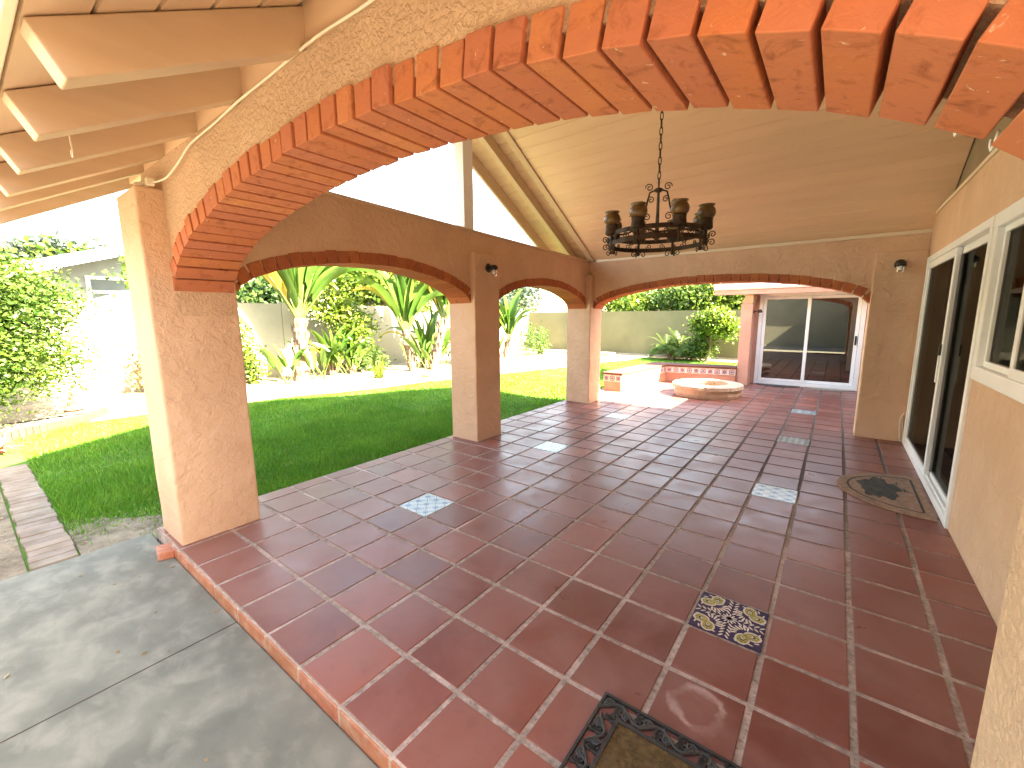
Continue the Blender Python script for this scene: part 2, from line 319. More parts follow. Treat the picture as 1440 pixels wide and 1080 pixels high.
MB().add([(-10,15.6,-.06),(3,15.2,-.06),(3,16,.03),(-10,16,.03)], [(0,1,2,3)]).build('far_planting_bed', 'mulch', kind='structure')
# bare soil patch by the front left pillar, left soil strip
MB().add([(-6.6,-14,-.093),(-2.262,-14,-.093),(-2.262,-.64,-.093),(-6.6,-.64,-.093)], [(0,1,2,3)]).build('bare_soil', 'soil', kind='structure')
pp = [(-2.3,-.39),(-3.2,-.38),(-3.0,-.2),(-2.75,-.02),(-2.62,.16),(-2.3,.26),(-2.14,.3),(-2.14,-.02),(-2.26,-.02)]
MB().add([(x,y,-.094) for x,y in pp], [tuple(range(len(pp)-1,-1,-1))]).build('soil_patch', 'soil', kind='structure')

# grass blades (one mass)
def grass():
    def area(x0, x1, y0, y1, n): return np.c_[rng.uniform(x0, x1, n), rng.uniform(y0, y1, n)]
    P = np.concatenate([area(-4.6,-2.13,-.38,4,90000), area(-7.6,-4.6,-.38,4,50000), area(-7.3,-2.1,4,9,62000), area(-6.5,-2.0,9,15.4,30000), area(-2.0,2.0,10.9,15.4,14000)])
    X = np.where(P[:,1] > .8, -8.0+.25*(P[:,1]-2.95), -8.0+.25*(.8-2.95)+.1*(.8-P[:,1]))+.78
    keep = P[:,0] > X
    d = np.hypot((P[:,0]+2.25)/.85, (P[:,1]+.2)/.5); keep &= ~((d < 1) & (rng.random(len(P)) > d**3))
    keep &= ~((P[:,0] > -2.2) & (P[:,1] > 6.5) & (P[:,1] < 10))
    P = P[keep]; n = len(P)
    h = rng.uniform(.025, .07, n)*(1+.35*np.sin(P[:,0]*3.1+1.3*P[:,1])); a = rng.uniform(0, 2*np.pi, n); wd = rng.uniform(.003, .006, n)*(1+P[:,1]*.1)
    lean = rng.uniform(.2, .9, n)*h; la = rng.uniform(0, 2*np.pi, n)
    V = np.zeros((n, 3, 3)); V[:,0,0] = P[:,0]-np.cos(a)*wd; V[:,0,1] = P[:,1]-np.sin(a)*wd; V[:,1,0] = P[:,0]+np.cos(a)*wd; V[:,1,1] = P[:,1]+np.sin(a)*wd
    V[:,2,0] = P[:,0]+np.cos(la)*lean; V[:,2,1] = P[:,1]+np.sin(la)*lean; V[:,:2,2] = -.102; V[:,2,2] = -.1+h
    finish('grass', np_mesh('grass', V.reshape(-1,3), np.arange(n*3).reshape(-1,3)), 'grass', kind='stuff')
grass()
# fallen leaves and litter on the bare soil and slab
def litter():
    q = []
    for _ in range(330):
        x = random.uniform(-3.3,-2.2); y = random.uniform(-.38,.3)
        if random.random() < .5: x, y = random.uniform(-5.2,-2.3), random.uniform(-1.2,-.64)
        q.append((x, y, -.085))
    for _ in range(26): q.append((random.uniform(-2.2,.6), random.uniform(-1.0,-.03), ZC+.004))
    V = []; F = []
    for x, y, z in q:
        a = random.uniform(0, 6.28); l = random.uniform(.006,.02); wd = l*.45; ca, sa = math.cos(a), math.sin(a); o = len(V)
        V += [(x+ca*l,y+sa*l,z+.004),(x-sa*wd,y+ca*wd,z+.001),(x-ca*l,y-sa*l,z+.003),(x+sa*wd,y-ca*wd,z+.006)]; F.append((o,o+1,o+2,o+3))
    MB().add(V, F).build('leaf_litter', 'leaf_tan', kind='stuff')
litter()

# ------------------------------------------------------------------ tiled patio floor
T = .325; GR = .022
FL = MB().box(-2.13, 2.6, 0, 10.4, -.19, -.0045)
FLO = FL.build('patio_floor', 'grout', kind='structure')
tiles = MB(); decor_cells = {(4,4),(4,10),(4,16),(4,22),(-3,4),(-3,10),(-3,16)}
for j in range(0, 32):
    for i in range(-7, 8):
        x0, x1 = i*T+GR/2, (i+1)*T-GR/2; y0, y1 = j*T+GR/2, (j+1)*T-GR/2
        x0 = max(x0, -2.13); x1 = min(x1, 2.53)
        if j == 0: y0 = .0055
        if x1-x0 < .05 or (i, j) in decor_cells: continue
        e = .004; jx, jy, jz = random.uniform(-.0022,.0022), random.uniform(-.0022,.0022), random.uniform(-.0008,.0008)
        r_ = random.uniform(-.003,.003)
        x0 += jx; x1 += jx; y0 += jy; y1 += jy
        tiles.add([(x0,y0+r_,-.0075),(x1,y0-r_,-.0075),(x1,y1-r_,-.0075),(x0,y1+r_,-.0075),(x0+e,y0+e+r_,jz),(x1-e,y0+e-r_,jz),(x1-e,y1-e-r_,jz),(x0+e,y1-e+r_,jz)],
                  [(4,5,6,7),(0,1,5,4),(1,2,6,5),(2,3,7,6),(3,0,4,7)])
tiles.build('floor_tiles', 'floor', FLO)
nb = MB()
for i in range(-6, 8):
    x0 = max(i*T+.008, -1.7); x1 = min((i+1)*T-.008, 2.53)
    nb.box(x0, x1, -.014, -.0035, ZC-.01, -.003)
nb.build('edge_brick', 'edgebrick', FLO, bevel=.005, seg=2)
MB().box(-1.75, 2.53, -.0105, -.0005, ZC-.02, -.0045).build('edge_grout', 'palemortar', FLO)
# decorative tiles: glazed base with a raised glaze pattern
def curl(cx, cy, r, a0, turns, z, n=22, shrink=.75):
    return [(cx+r*(1-shrink*k/n)*math.cos(a0+turns*2*math.pi*k/n), cy+r*(1-shrink*k/n)*math.sin(a0+turns*2*math.pi*k/n), z) for k in range(n+1)]
def ribbon(mb, pts, wd):
    vs = []
    for k, p in enumerate(pts):
        a = pts[max(k-1,0)]; b = pts[min(k+1,len(pts)-1)]; dx, dy = b[0]-a[0], b[1]-a[1]; l = math.hypot(dx,dy) or 1; nx, ny = -dy/l*wd/2, dx/l*wd/2
        vs += [(p[0]+nx,p[1]+ny,p[2]),(p[0]-nx,p[1]-ny,p[2])]
    mb.add(vs, [(2*i,2*i+1,2*i+3,2*i+2) for i in range(len(pts)-1)])
def disc(mb, cx, cy, rx, ry, z, a=0, n=14):
    vs = [(cx+rx*math.cos(2*math.pi*k/n)*math.cos(a)-ry*math.sin(2*math.pi*k/n)*math.sin(a), cy+rx*math.cos(2*math.pi*k/n)*math.sin(a)+ry*math.sin(2*math.pi*k/n)*math.cos(a), z) for k in range(n)]
    mb.add(vs, [tuple(range(n))])
def decor(i, j, style):
    x0, y0 = i*T+.004, j*T+.004; s = T-.008; cx, cy = x0+s/2, y0+s/2; base = {'navy':'decor_navy','lattice':'decor_white','flower':'decor_white'}[style]
    d = MB().box(x0, x0+s, y0, y0+s, -.0075, .0005).build('decorative_tile', base, FLO)
    a = MB(); b = MB(); nv = MB(); z = .0013
    if style == 'navy':
        for qx in (-1, 1):
            for qy in (-1, 1):
                px, py = cx+qx*s*.25, cy+qy*s*.25; th = math.atan2(qy, qx)
                for k, aa in enumerate((.85, -.85)):
                    t = th+aa; ox, oy = px+.036*math.cos(t), py+.036*math.sin(t)
                    disc(a, ox, oy, .040, .033, z, t); disc(b, ox, oy, .031, .025, z+.0005, t); disc(nv, ox-.004*math.cos(t), oy-.004*math.sin(t), .017, .013, z+.0009, t); disc(a, ox-.008*math.cos(t), oy-.008*math.sin(t), .013, .010, z+.0012, t); disc(b, ox-.010*math.cos(t), oy-.010*math.sin(t), .009, .007, z+.0015, t)
                    for q in range(3):
                        u = t+(q-1)*.8; disc(nv, ox+.024*math.cos(u), oy+.024*math.sin(u), .006, .002, z+.0010, u)
                for k in range(6):
                    t = th+(k-2.5)*.5; disc(a, px+.068*math.cos(t), py+.068*math.sin(t), .012, .004, z+.0002, t+.9)
                for k in range(7):
                    t = th+math.pi+(k-3)*.33; disc(a, px+.048*math.cos(t), py+.048*math.sin(t), .017, .005, z+.0003, t+.25)
        for k in range(12):
            t = k*math.pi/6; disc(a, cx+.026*math.cos(t), cy+.026*math.sin(t), .013, .0042, z, t); disc(b, cx, cy, .010, .010, z+.0005)
        for k in range(4):
            t = k*math.pi/2
            for q in range(5):
                u = .05+.024*q
                for sg in (-1, 1):
                    ex, ey = cx+u*math.cos(t)-sg*.014*math.sin(t), cy+u*math.sin(t)+sg*.014*math.cos(t); disc(a, ex, ey, .014, .0045, z+.0003, t+sg*.7)
        nv.build('dark_pattern', 'decor_navy', d)
        a.build('petal_pattern', 'decor_cream', d); b.build('seed_pattern', 'decor_olive', d)
    elif style == 'lattice':
        n = 3
        for k in range(-n, n+1):
            for sg in (-1, 1):
                pts = [(cx+t*s/2, cy+sg*t*s/2+k*s/n*1.0, z+(.0004 if sg > 0 else 0)) for t in np.linspace(-1, 1, 25)]
                pts = [p for p in pts if y0 <= p[1] <= y0+s]
                if len(pts) > 1: ribbon(a, pts, .0065)
        for p in range(n):
            for q in range(n): [disc(b, x0+(p+.5)*s/n+.017*math.cos(t), y0+(q+.5)*s/n+.017*math.sin(t), .013, .006, z-.0004, t) for t in (0, 1.57, 3.14, 4.71)]
        a.build('lattice_pattern', 'decor_teal', d); b.build('dot_pattern', 'decor_blue', d)
    else:
        for p in range(5):
            for q in range(5):
                px, py = x0+(p+.5)*s/5, y0+(q+.5)*s/5
                for k in range(5): t = k*1.257+p; disc(a, px+.014*math.cos(t), py+.014*math.sin(t), .012, .005, z, t)
                disc(b, px, py, .005, .005, z+.0004)
        a.build('petal_pattern', 'decor_teal', d); b.build('seed_pattern', 'decor_olive', d)
for c in decor_cells: decor(c[0], c[1], 'navy' if c == (4,4) else 'lattice' if c in ((4,10),(-3,4),(4,22)) else 'flower')

# ------------------------------------------------------------------ patio cover
PC = thing('patio_cover', 'tan stucco gabled patio cover with brick lined arches on square pillars', 'patio cover')
ZF = lambda y: 2.50+.54*(y-.17)
ZB = lambda y: 2.47+.54*(6.1-y)
YR = 3.107
def zr(y): return ZF(y) if y < YR else ZB(y)
for (x0,x1,y0,y1,zt,mt) in ((-2.1,-1.66,.03,.53,2.33,'stucco'),(-2.1,-1.66,3.05,3.52,2.28,'stucco'),(-2.1,-1.635,5.97,6.42,2.22,'stucco'),(2.06,2.527,6.05,6.45,2.25,'stucco'),(2.09,2.527,.03,.5,2.33,'stucco_coarse')):
    m = MB()
    nz = 9; vs = []
    for k in range(nz+1):
        z = -.12+(zt+.12)*k/nz; jx = [random.uniform(-.003,.003) for _ in range(4)]
        vs += [(x0+jx[0],y0+jx[1],z),(x1+jx[1],y0+jx[2],z),(x1+jx[2],y1+jx[3],z),(x0+jx[3],y1+jx[0],z)]
    fs = [(3,2,1,0),(4*nz,4*nz+1,4*nz+2,4*nz+3)]
    for k in range(nz):
        for q in range(4): fs.append((4*k+q,4*k+(q+1)%4,4*k+4+(q+1)%4,4*k+4+q))
    m.add(vs, fs).build('pillar', mt, PC, bevel=.016, seg=3)
def arch_z(u, zs, rise, ex): return zs+rise*max(0, 1-u*u)**ex
def arch_wall(frame, segs, ztop, t0, t1, bricks=True, bh=.105, pitch=.101, gap=.0145, proud=.012, hj=.009, wm='stucco', bmat='brick'):
    """frame(u,t,z)->xyz ; segs = list of (u0,u1,arch or None)"""
    m = MB()
    cols = []
    for (u0, u1, ar) in segs:
        n = 44 if ar else 2
        for k in range(n+1):
            u = u0+(u1-u0)*k/n
            if ar: c = (u0+u1)/2; h = (u1-u0)/2; zb = arch_z((u-c)/h, *ar)+.055
            else: zb = 1.55
            cols.append((u, zb))
    vs = []; fs = []
    for u, zb in cols:
        zt_ = ztop(u) if callable(ztop) else ztop
        for (t, z) in ((t0, zb), (t0, zt_), (t1, zt_), (t1, zb)): vs.append(frame(u, t, z))
    for i in range(len(cols)-1):
        if abs(cols[i][0]-cols[i+1][0]) < 1e-6 and abs(cols[i][1]-cols[i+1][1]) < 1e-6: continue
        a, b = 4*i, 4*i+4
        for q in range(4): fs.append((a+q, a+(q+1)%4, b+(q+1)%4, b+q))
    fs += [(0,1,2,3), tuple(4*(len(cols)-1)+q for q in (3,2,1,0))]
    wall = m.add(vs, fs).build('arch_wall', wm, PC)
    for (u0, u1, ar) in segs:
        if not ar: continue
        c = (u0+u1)/2; h = (u1-u0)/2
        th = np.linspace(-1, 1, 1601); th = np.sin(th*np.pi/2)
        P = np.array([(c+h*t, arch_z(t, *ar)) for t in th]); L = np.r_[0, np.cumsum(np.hypot(*np.diff(P, axis=0).T))]
        nbk = int(round(L[-1]/pitch)); bp = L[-1]/nbk; bm = MB()
        for k in range(nbk):
            la, lb_ = k*bp+gap/2, (k+1)*bp-gap/2
            A = np.array([np.interp(la, L, P[:,0]), np.interp(la, L, P[:,1])]); B = np.array([np.interp(lb_, L, P[:,0]), np.interp(lb_, L, P[:,1])])
            d = B-A; d /= np.hypot(*d); nn = np.array([-d[1], d[0]])
            hh = bh+random.uniform(-hj,hj); dz = random.uniform(-.003,.003); dt = random.uniform(-.005,.006); wob = random.uniform(-.002,.002)
            A = A+nn*(dz+wob); B = B+nn*(dz-wob)
            kk = .97 if nn[1] > .5 else .99
            A2 = A+nn*hh; B2 = B+nn*hh
            ta, tb = (t0-proud-dt, t1+proud-.003) if t0 < t1 else (t0+proud+dt, t1-proud+.003)
            p = [frame(A[0],ta,A[1]),frame(B[0],ta,B[1]),frame(B[0],tb,B[1]),frame(A[0],tb,A[1]),frame(A2[0],ta,A2[1]),frame(B2[0],ta,B2[1]),frame(B2[0],tb,B2[1]),frame(A2[0],tb,A2[1])]
            bm.hexa(p)
        ba = bm.build('brick_arch', bmat, wall, bevel=.0032, seg=2)
        mm = MB(); vs = []; fs = []
        K = 60
        for k in range(K+1):
            l = L[-1]*k/K; u = np.interp(l, L, P[:,0]); z = np.interp(l, L, P[:,1])
            i0 = min(K-1, k); u_a, z_a = np.interp(max(l-.01,0), L, P[:,0]), np.interp(max(l-.01,0), L, P[:,1]); u_b, z_b = np.interp(min(l+.01,L[-1]), L, P[:,0]), np.interp(min(l+.01,L[-1]), L, P[:,1])
            d = np.array([u_b-u_a, z_b-z_a]); d /= np.hypot(*d); nn = np.array([-d[1], d[0]])
            for (r_, t) in ((.06, t0+(.004 if t0 < t1 else -.004)), (.095, t0+(.004 if t0 < t1 else -.004)), (.095, t1-(.004 if t0 < t1 else -.004)), (.06, t1-(.004 if t0 < t1 else -.004))): vs.append(frame(u+nn[0]*r_, t, z+nn[1]*r_))
        for k in range(K):
            a, b = 4*k, 4*k+4
            for q in range(4): fs.append((a+q, a+(q+1)%4, b+(q+1)%4, b+q))
        mm.add(vs, fs).build('arch_mortar', 'mortar', wall)
    return wall
ZS = lambda y: 2.445+.125*(6.1-y)/5.6
fx = lambda u, t, z: (u, t, z)       # wall along x, t = y
fy = lambda u, t, z: (t, u, z)       # wall along y, t = x
arch_wall(fx, [(-2.07,-1.66,None),(-1.66,2.09,(1.70,.492,.56)),(2.09,2.527,None)], 2.50, .17, .50, wm='stucco_coarse')
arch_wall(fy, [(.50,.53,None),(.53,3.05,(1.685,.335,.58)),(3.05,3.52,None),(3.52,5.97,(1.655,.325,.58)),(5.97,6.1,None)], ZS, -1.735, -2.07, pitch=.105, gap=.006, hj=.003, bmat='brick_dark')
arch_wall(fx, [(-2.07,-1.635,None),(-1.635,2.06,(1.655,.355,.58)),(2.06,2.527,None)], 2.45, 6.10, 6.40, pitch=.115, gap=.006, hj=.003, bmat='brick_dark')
# trim boards along the wall tops
def sloped_board(mb, x0, x1, ya, yb, off, th, zf):   # board lying under/over a slope plane between ya and yb
    mb.hexa([(x0,ya,zf(ya)+off),(x1,ya,zf(ya)+off),(x1,yb,zf(yb)+off),(x0,yb,zf(yb)+off),(x0,ya,zf(ya)+off+th),(x1,ya,zf(ya)+off+th),(x1,yb,zf(yb)+off+th),(x0,yb,zf(yb)+off+th)])
MB().box(-1.60, 2.53, 6.085, 6.14, 2.435, 2.475).build('wall_trim', 'creamtrim', PC, bevel=.004)
MB().hexa([(-2.09,.51,ZS(.51)-.002),(-1.715,.51,ZS(.51)-.002),(-1.715,6.09,ZS(6.09)-.002),(-2.09,6.09,ZS(6.09)-.002),(-2.09,.51,ZS(.51)+.028),(-1.715,.51,ZS(.51)+.028),(-1.715,6.09,ZS(6.09)+.028),(-2.09,6.09,ZS(6.09)+.028)]).build('wall_trim', 'rafterpaint', PC, bevel=.004)
# rafters
RH = .15
def rafter(x, wd, off=0, h=RH, fy0=-.49, by1=6.68, name='rafter', mat='rafterpaint', both=True):
    m = MB(); x0, x1 = x-wd/2, x+wd/2
    sloped_board(m, x0, x1, fy0, YR-.001, off, h, ZF); sloped_board(m, x0, x1, YR+.001, by1, off, h, ZB)
    return m.build(name, mat, PC, bevel=.005)
for x in (-2.06,): rafter(x, .085)
for x in (-1.61,-1.06,-.49,.07,.64,1.21,1.78,2.35):     # front slope tails (hidden by the ceiling inside)
    m = MB(); x0, x1, ya, yb, yt = x-.045, x+.045, -.485, 1.2, -.548
    m.hexa([(x0,ya,ZF(ya)),(x1,ya,ZF(ya)),(x1,yb,ZF(yb)),(x0,yb,ZF(yb)),(x0,yt,ZF(yt)+RH),(x1,yt,ZF(yt)+RH),(x1,yb,ZF(yb)+RH),(x0,yb,ZF(yb)+RH)]); m.build('rafter', 'rafterpaint', PC, bevel=.005)
m = MB(); sloped_board(m, -1.75, -1.655, .2, YR-.001, .0, RH, ZF); sloped_board(m, -1.75, -1.655, YR+.001, 6.66, .0, RH, ZB); m.build('rake_beam', 'rafterpaint', PC, bevel=.006)
m = MB(); sloped_board(m, -2.50, -2.455, -.585, YR-.001, -.03, RH+.07, ZF); sloped_board(m, -2.50, -2.455, YR+.001, 6.74, -.03, RH+.07, ZB); m.build('barge_board', 'rafterpaint', PC, bevel=.004)
# frieze blocking between rafters over the front wall
MB().box(-2.40, 2.52, .178, .212, 2.502, 2.668).build('frieze_board', 'paint', PC)
MB().box(-2.452, 2.7, -.585, -.560, 2.25, 2.36).build('fascia', 'creamtrim', PC, bevel=.004)
MB().box(-2.452, 2.7, 6.69, 6.73, 2.12, 2.40).build('fascia', 'creamtrim', PC, bevel=.004)
# board decks
def deck(name, x0, x1, ya, yb, off, zf, mat='ceiling', bw=.143, gap=.006, th=.018):
    m = MB(); n = max(1, int(round(abs(yb-ya)/bw))); st = (yb-ya)/n; g = gap/2*(1 if st > 0 else -1)
    for k in range(n):
        a, b = ya+st*k+g, ya+st*(k+1)-g; lo, hi = min(a,b), max(a,b); e = .004
        m.hexa([(x0,lo+e,zf(lo+e)+off),(x1,lo+e,zf(lo+e)+off),(x1,hi-e,zf(hi-e)+off),(x0,hi-e,zf(hi-e)+off),(x0,lo,zf(lo)+off+th),(x1,lo,zf(lo)+off+th),(x1,hi,zf(hi)+off+th),(x0,hi,zf(hi)+off+th)])
    return m.build(name, mat, PC)
deck('ceiling', -1.652, 2.60, 6.16, YR, .022, ZB)
deck('ceiling', -1.652, 2.60, .215, YR, .022, ZF)
deck('roof_deck', -2.452, 2.7, -.556, .17, RH+.004, ZF, 'paint')
deck('roof_deck', -2.452, -1.70, .18, YR, RH+.004, ZF, 'paint')
deck('roof_deck', -2.452, -1.70, 6.7, YR, RH+.004, ZB, 'paint')
deck('roof_deck', -1.69, 2.7, 6.7, 6.42, RH+.004, ZB, 'paint')
m = MB(); sloped_board(m, -2.52, 3.6, -.60, YR, RH+.03, .11, ZF); sloped_board(m, -2.52, 3.6, YR, 6.80, RH+.03, .11, ZB); m.build('roof', 'shingle', PC)
# king post
MB().box(-1.87, -1.735, 2.985, 3.145, ZS(3.06)+.03, zr(3.06)+.02).build('king_post', 'white', PC, bevel=.006)

# ------------------------------------------------------------------ house on the right
HO = thing('house', 'tan stucco house wall with white sliding door and window along the patio', 'house', (2.53, 3, 0))
def HB(): return MB()
def hbuild(m, name, mat, parent=HO, **k):
    if parent is HO: m.v = [(x-2.53, y-3, z) for x, y, z in m.v]
    return m.build(name, mat, parent, **k)
def grid_wall(us, zs, holes, fr, t0, t1):
    m = MB(); solid = {}
    for i in range(len(us)-1):
        for j in range(len(zs)-1):
            uc, zc = (us[i]+us[i+1])/2, (zs[j]+zs[j+1])/2
            solid[i,j] = not any(a < uc < b and c < zc < d for a,b,c,d in holes)
    for (i,j), s in solid.items():
        if not s: continue
        u0,u1,z0,z1 = us[i],us[i+1],zs[j],zs[j+1]
        m.add([fr(u0,t0,z0),fr(u1,t0,z0),fr(u1,t0,z1),fr(u0,t0,z1)], [(0,1,2,3)]); m.add([fr(u0,t1,z0),fr(u1,t1,z0),fr(u1,t1,z1),fr(u0,t1,z1)], [(3,2,1,0)])
        for (di,dj,a,b) in ((-1,0,(u0,z0),(u0,z1)),(1,0,(u1,z0),(u1,z1)),(0,-1,(u0,z0),(u1,z0)),(0,1,(u0,z1),(u1,z1))):
            if not solid.get((i+di,j+dj), False): m.add([fr(a[0],t0,a[1]),fr(b[0],t0,b[1]),fr(b[0],t1,b[1]),fr(a[0],t1,a[1])], [(0,1,2,3)])
    return m
DY0, DY1, DZ = 3.43, 5.98, 2.10     # sliding door
WY0, WY1, WZ0, WZ1 = 1.75, 3.40, 1.17, 2.10   # window
hbuild(grid_wall([.26,WY0,WY1,DY0,DY1,10.6], [-.15,.01,WZ0,DZ,2.6], [(DY0,DY1,.01,DZ),(WY0,WY1,WZ0,WZ1)], fy, 2.53, 2.70), 'wall', 'stucco')
hbuild(MB().box(2.515, 2.64, .51, 6.09, 2.601, 2.632), 'wall_trim', 'creamtrim', bevel=.004)
hbuild(MB().add([(2.61,.2,2.62),(2.61,6.2,2.62),(2.61,6.2,ZB(6.2)+.1),(2.61,YR,ZB(YR)+.1),(2.61,.2,ZF(.2)+.1),(2.66,.2,2.62),(2.66,6.2,2.62),(2.66,6.2,ZB(6.2)+.1),(2.66,YR,ZB(YR)+.1),(2.66,.2,ZF(.2)+.1)],
      [(0,1,2,3,4),(9,8,7,6,5),(0,5,6,1),(1,6,7,2),(2,7,8,3),(3,8,9,4),(4,9,5,0)]), 'gable_wall', 'greygable')
hbuild(MB().box(2.595, 2.609, .3, 6.0, 2.70, 2.72).box(2.596, 2.609, .5, 5.5, 2.633, 2.66), 'gable_batten', 'greygable')
# rooms behind the glass
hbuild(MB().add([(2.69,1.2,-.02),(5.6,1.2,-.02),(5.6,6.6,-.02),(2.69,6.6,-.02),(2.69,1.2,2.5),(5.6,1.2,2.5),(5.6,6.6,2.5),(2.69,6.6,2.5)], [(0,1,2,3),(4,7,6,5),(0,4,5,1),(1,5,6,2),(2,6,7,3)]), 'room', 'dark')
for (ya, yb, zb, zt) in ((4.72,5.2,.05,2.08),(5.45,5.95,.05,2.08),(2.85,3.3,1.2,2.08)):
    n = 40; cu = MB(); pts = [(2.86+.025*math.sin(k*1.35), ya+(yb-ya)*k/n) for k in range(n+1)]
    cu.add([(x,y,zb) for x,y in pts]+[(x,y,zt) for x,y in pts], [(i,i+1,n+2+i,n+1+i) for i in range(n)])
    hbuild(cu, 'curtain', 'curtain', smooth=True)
m = MB(); RX = 2.56
m.hexa([(2.75,-.3,2.64),(8,-.3,4.2),(8,10.8,4.2),(2.75,10.8,2.64),(2.75,-.3,2.72),(8,-.3,4.3),(8,10.8,4.3),(2.75,10.8,2.72)])
hbuild(m, 'roof', 'rooftile')
hbuild(MB().box(2.50,2.78,6.82,10.6,2.26,2.34).box(2.46,2.5,6.82,10.6,2.2,2.33), 'eave', 'creamtrim')
hbuild(MB().box(8,8.2,.1,10.6,-.2,4.1).box(2.7,8,10.6,10.8,-.2,2.6).box(2.531,8,.1,.259,-.2,2.6), 'outer_wall', 'stucco')
hbuild(MB().box(2.53,8,-5.3,-1.75,-.2,2.9), 'shade_block', 'stucco')  # unseen block added to keep sun off the pavement by the camera
hbuild(MB().hexa([(2.3,-5.6,2.95),(8.2,-5.6,2.95),(8.2,-1.6,2.95),(2.3,-1.6,2.95),(2.3,-5.6,3.1),(8.2,-5.6,4.0),(8.2,-1.6,4.0),(2.3,-1.6,3.1)]), 'blocker_roof', 'rooftile')  # roof of the added shading block, also out of view
hbuild(MB().box(-9,2.45,-5.6,-5.3,-.2,3.0), 'sky_block_wall', 'gwall')  # wall reflected in the far door, made this tall to block sky behind camera
hbuild(MB().hexa([(-9.3,-4.9,2.95),(2.45,-4.9,2.95),(2.45,-8,4.3),(-9.3,-8,4.3),(-9.3,-4.9,3.05),(2.45,-4.9,3.05),(2.45,-8,4.4),(-9.3,-8,4.4)]), 'blocker_roof', 'rooftile')  # unseen roof added above that wall to cut more sky light

def frame_boxes(m, fr, u0,u1,z0,z1,wd,t0,t1):   # rectangular frame ring butted
    def b(a0,a1,c0,c1):
        p = [fr(a0,t0,c0),fr(a1,t0,c0),fr(a1,t1,c0),fr(a0,t1,c0),fr(a0,t0,c1),fr(a1,t0,c1),fr(a1,t1,c1),fr(a0,t1,c1)]
        m.hexa(p)
    b(u0,u1,z0,z0+wd); b(u0,u1,z1-wd,z1); b(u0,u0+wd,z0+wd,z1-wd); b(u1-wd,u1,z0+wd,z1-wd); return m
# sliding door (parts of the house): outer frame proud of wall, two leaves
SD = thing('sliding_door', '', '', (0,0,0)); del SD['label']; del SD['category']
SD.parent = HO; SD.location = (-2.53,-3,0)
frame_boxes(MB(), fy, DY0-.035, DY1+.02, -.0, DZ+.05, .062, 2.510, 2.60).build('door_frame', 'white', SD, bevel=.006)
frame_boxes(MB(), fy, 4.50, DY1-.045, .045, DZ-.015, .07, 2.522, 2.556).build('door_leaf', 'white', SD, bevel=.005)
frame_boxes(MB(), fy, DY0+.03, 4.60, .045, DZ-.015, .06, 2.56, 2.594).build('door_leaf', 'white', SD, bevel=.005)
MB().box(2.537,2.541,4.57,DY1-.115,.115,DZ-.085).build('glass_pane', 'glass', SD)
MB().box(2.575,2.579,DY0+.09,4.54,.105,DZ-.075).build('glass_pane', 'glass', SD)
MB().box(2.507,2.523,4.525,4.55,.92,1.16).build('door_handle', 'white', SD, bevel=.005)
MB().box(2.506,2.523,4.527,4.548,1.163,1.26).build('door_latch', 'black', SD)
MB().box(2.535,2.545,DY0+.03,4.49,.0625,.075).build('door_track', 'white', SD)
# window
WI = thing('window', '', '', (0,0,0)); del WI['label']; del WI['category']; WI.parent = HO; WI.location = (-2.53,-3,0)
frame_boxes(MB(), fy, WY0-.07, WY1-.03, WZ0-.075, WZ1+.05, .09, 2.512, 2.60).build('window_frame', 'white', WI, bevel=.006)
frame_boxes(MB(), fy, 2.56, WY1-.12, WZ0+.015, WZ1-.04, .04, 2.545, 2.585).build('window_sash', 'white', WI, bevel=.004)
frame_boxes(MB(), fy, WY0+.02, 2.64, WZ0+.015, WZ1-.04, .055, 2.52, 2.544).build('window_sash', 'white', WI, bevel=.004)
MB().box(2.563,2.567,2.60,WY1-.16,WZ0+.055,WZ1-.08).build('window_pane', 'glass', WI)
MB().box(2.53,2.534,WY0+.075,2.585,WZ0+.07,WZ1-.095).build('window_pane', 'glass', WI)

# ------------------------------------------------------------------ far wing of the house
WG = thing('house_wing', 'pink stucco wing beyond the fire pit with dark glass sliding door and white gutter', 'house', (0,0,0))
grid_wall([.06,.36,2.2,2.53], [-.15,.01,2.0,2.3], [(.36,2.2,.01,2.0)], fx, 10.2, 10.38).build('wall', 'stucco_pink', WG)
MB().box(.06,.285,9.8,10.2,-.12,1.78).build('pillar', 'stucco_pink', WG, bevel=.012)
MB().hexa([(.06,9.82,1.781),(.285,9.82,1.781),(.285,10.2,1.781),(.06,10.2,1.781),(.16,9.7,1.96),(.30,9.7,1.96),(.30,10.2,1.96),(.16,10.2,1.96)]).build('corbel', 'rafterpaint', WG, bevel=.01)
MB().box(-.46,2.5,9.62,9.66,1.965,2.065).build('fascia', 'stucco_pink', WG, bevel=.004)
MB().hexa([(-.44,9.66,2.0),(2.5,9.66,2.0),(2.5,10.2,2.03),(-.44,10.2,2.03),(-.44,9.66,2.02),(2.5,9.66,2.02),(2.5,10.2,2.05),(-.44,10.2,2.05)]).build('soffit', 'rafterpaint', WG)
gp = [(9.655,2.07),(9.60,2.07),(9.565,2.11),(9.575,2.135),(9.555,2.15),(9.555,2.19),(9.57,2.195),(9.575,2.16),(9.60,2.12),(9.655,2.12)]
m = MB(); m.add([(-.47,y,z) for y,z in gp]+[(2.5,y,z) for y,z in gp], [(i,(i+1)%10,10+(i+1)%10,10+i) for i in range(10)]+[tuple(range(9,-1,-1)),tuple(range(10,20))]); m.build('gutter', 'white', WG)
rt_ = MB()
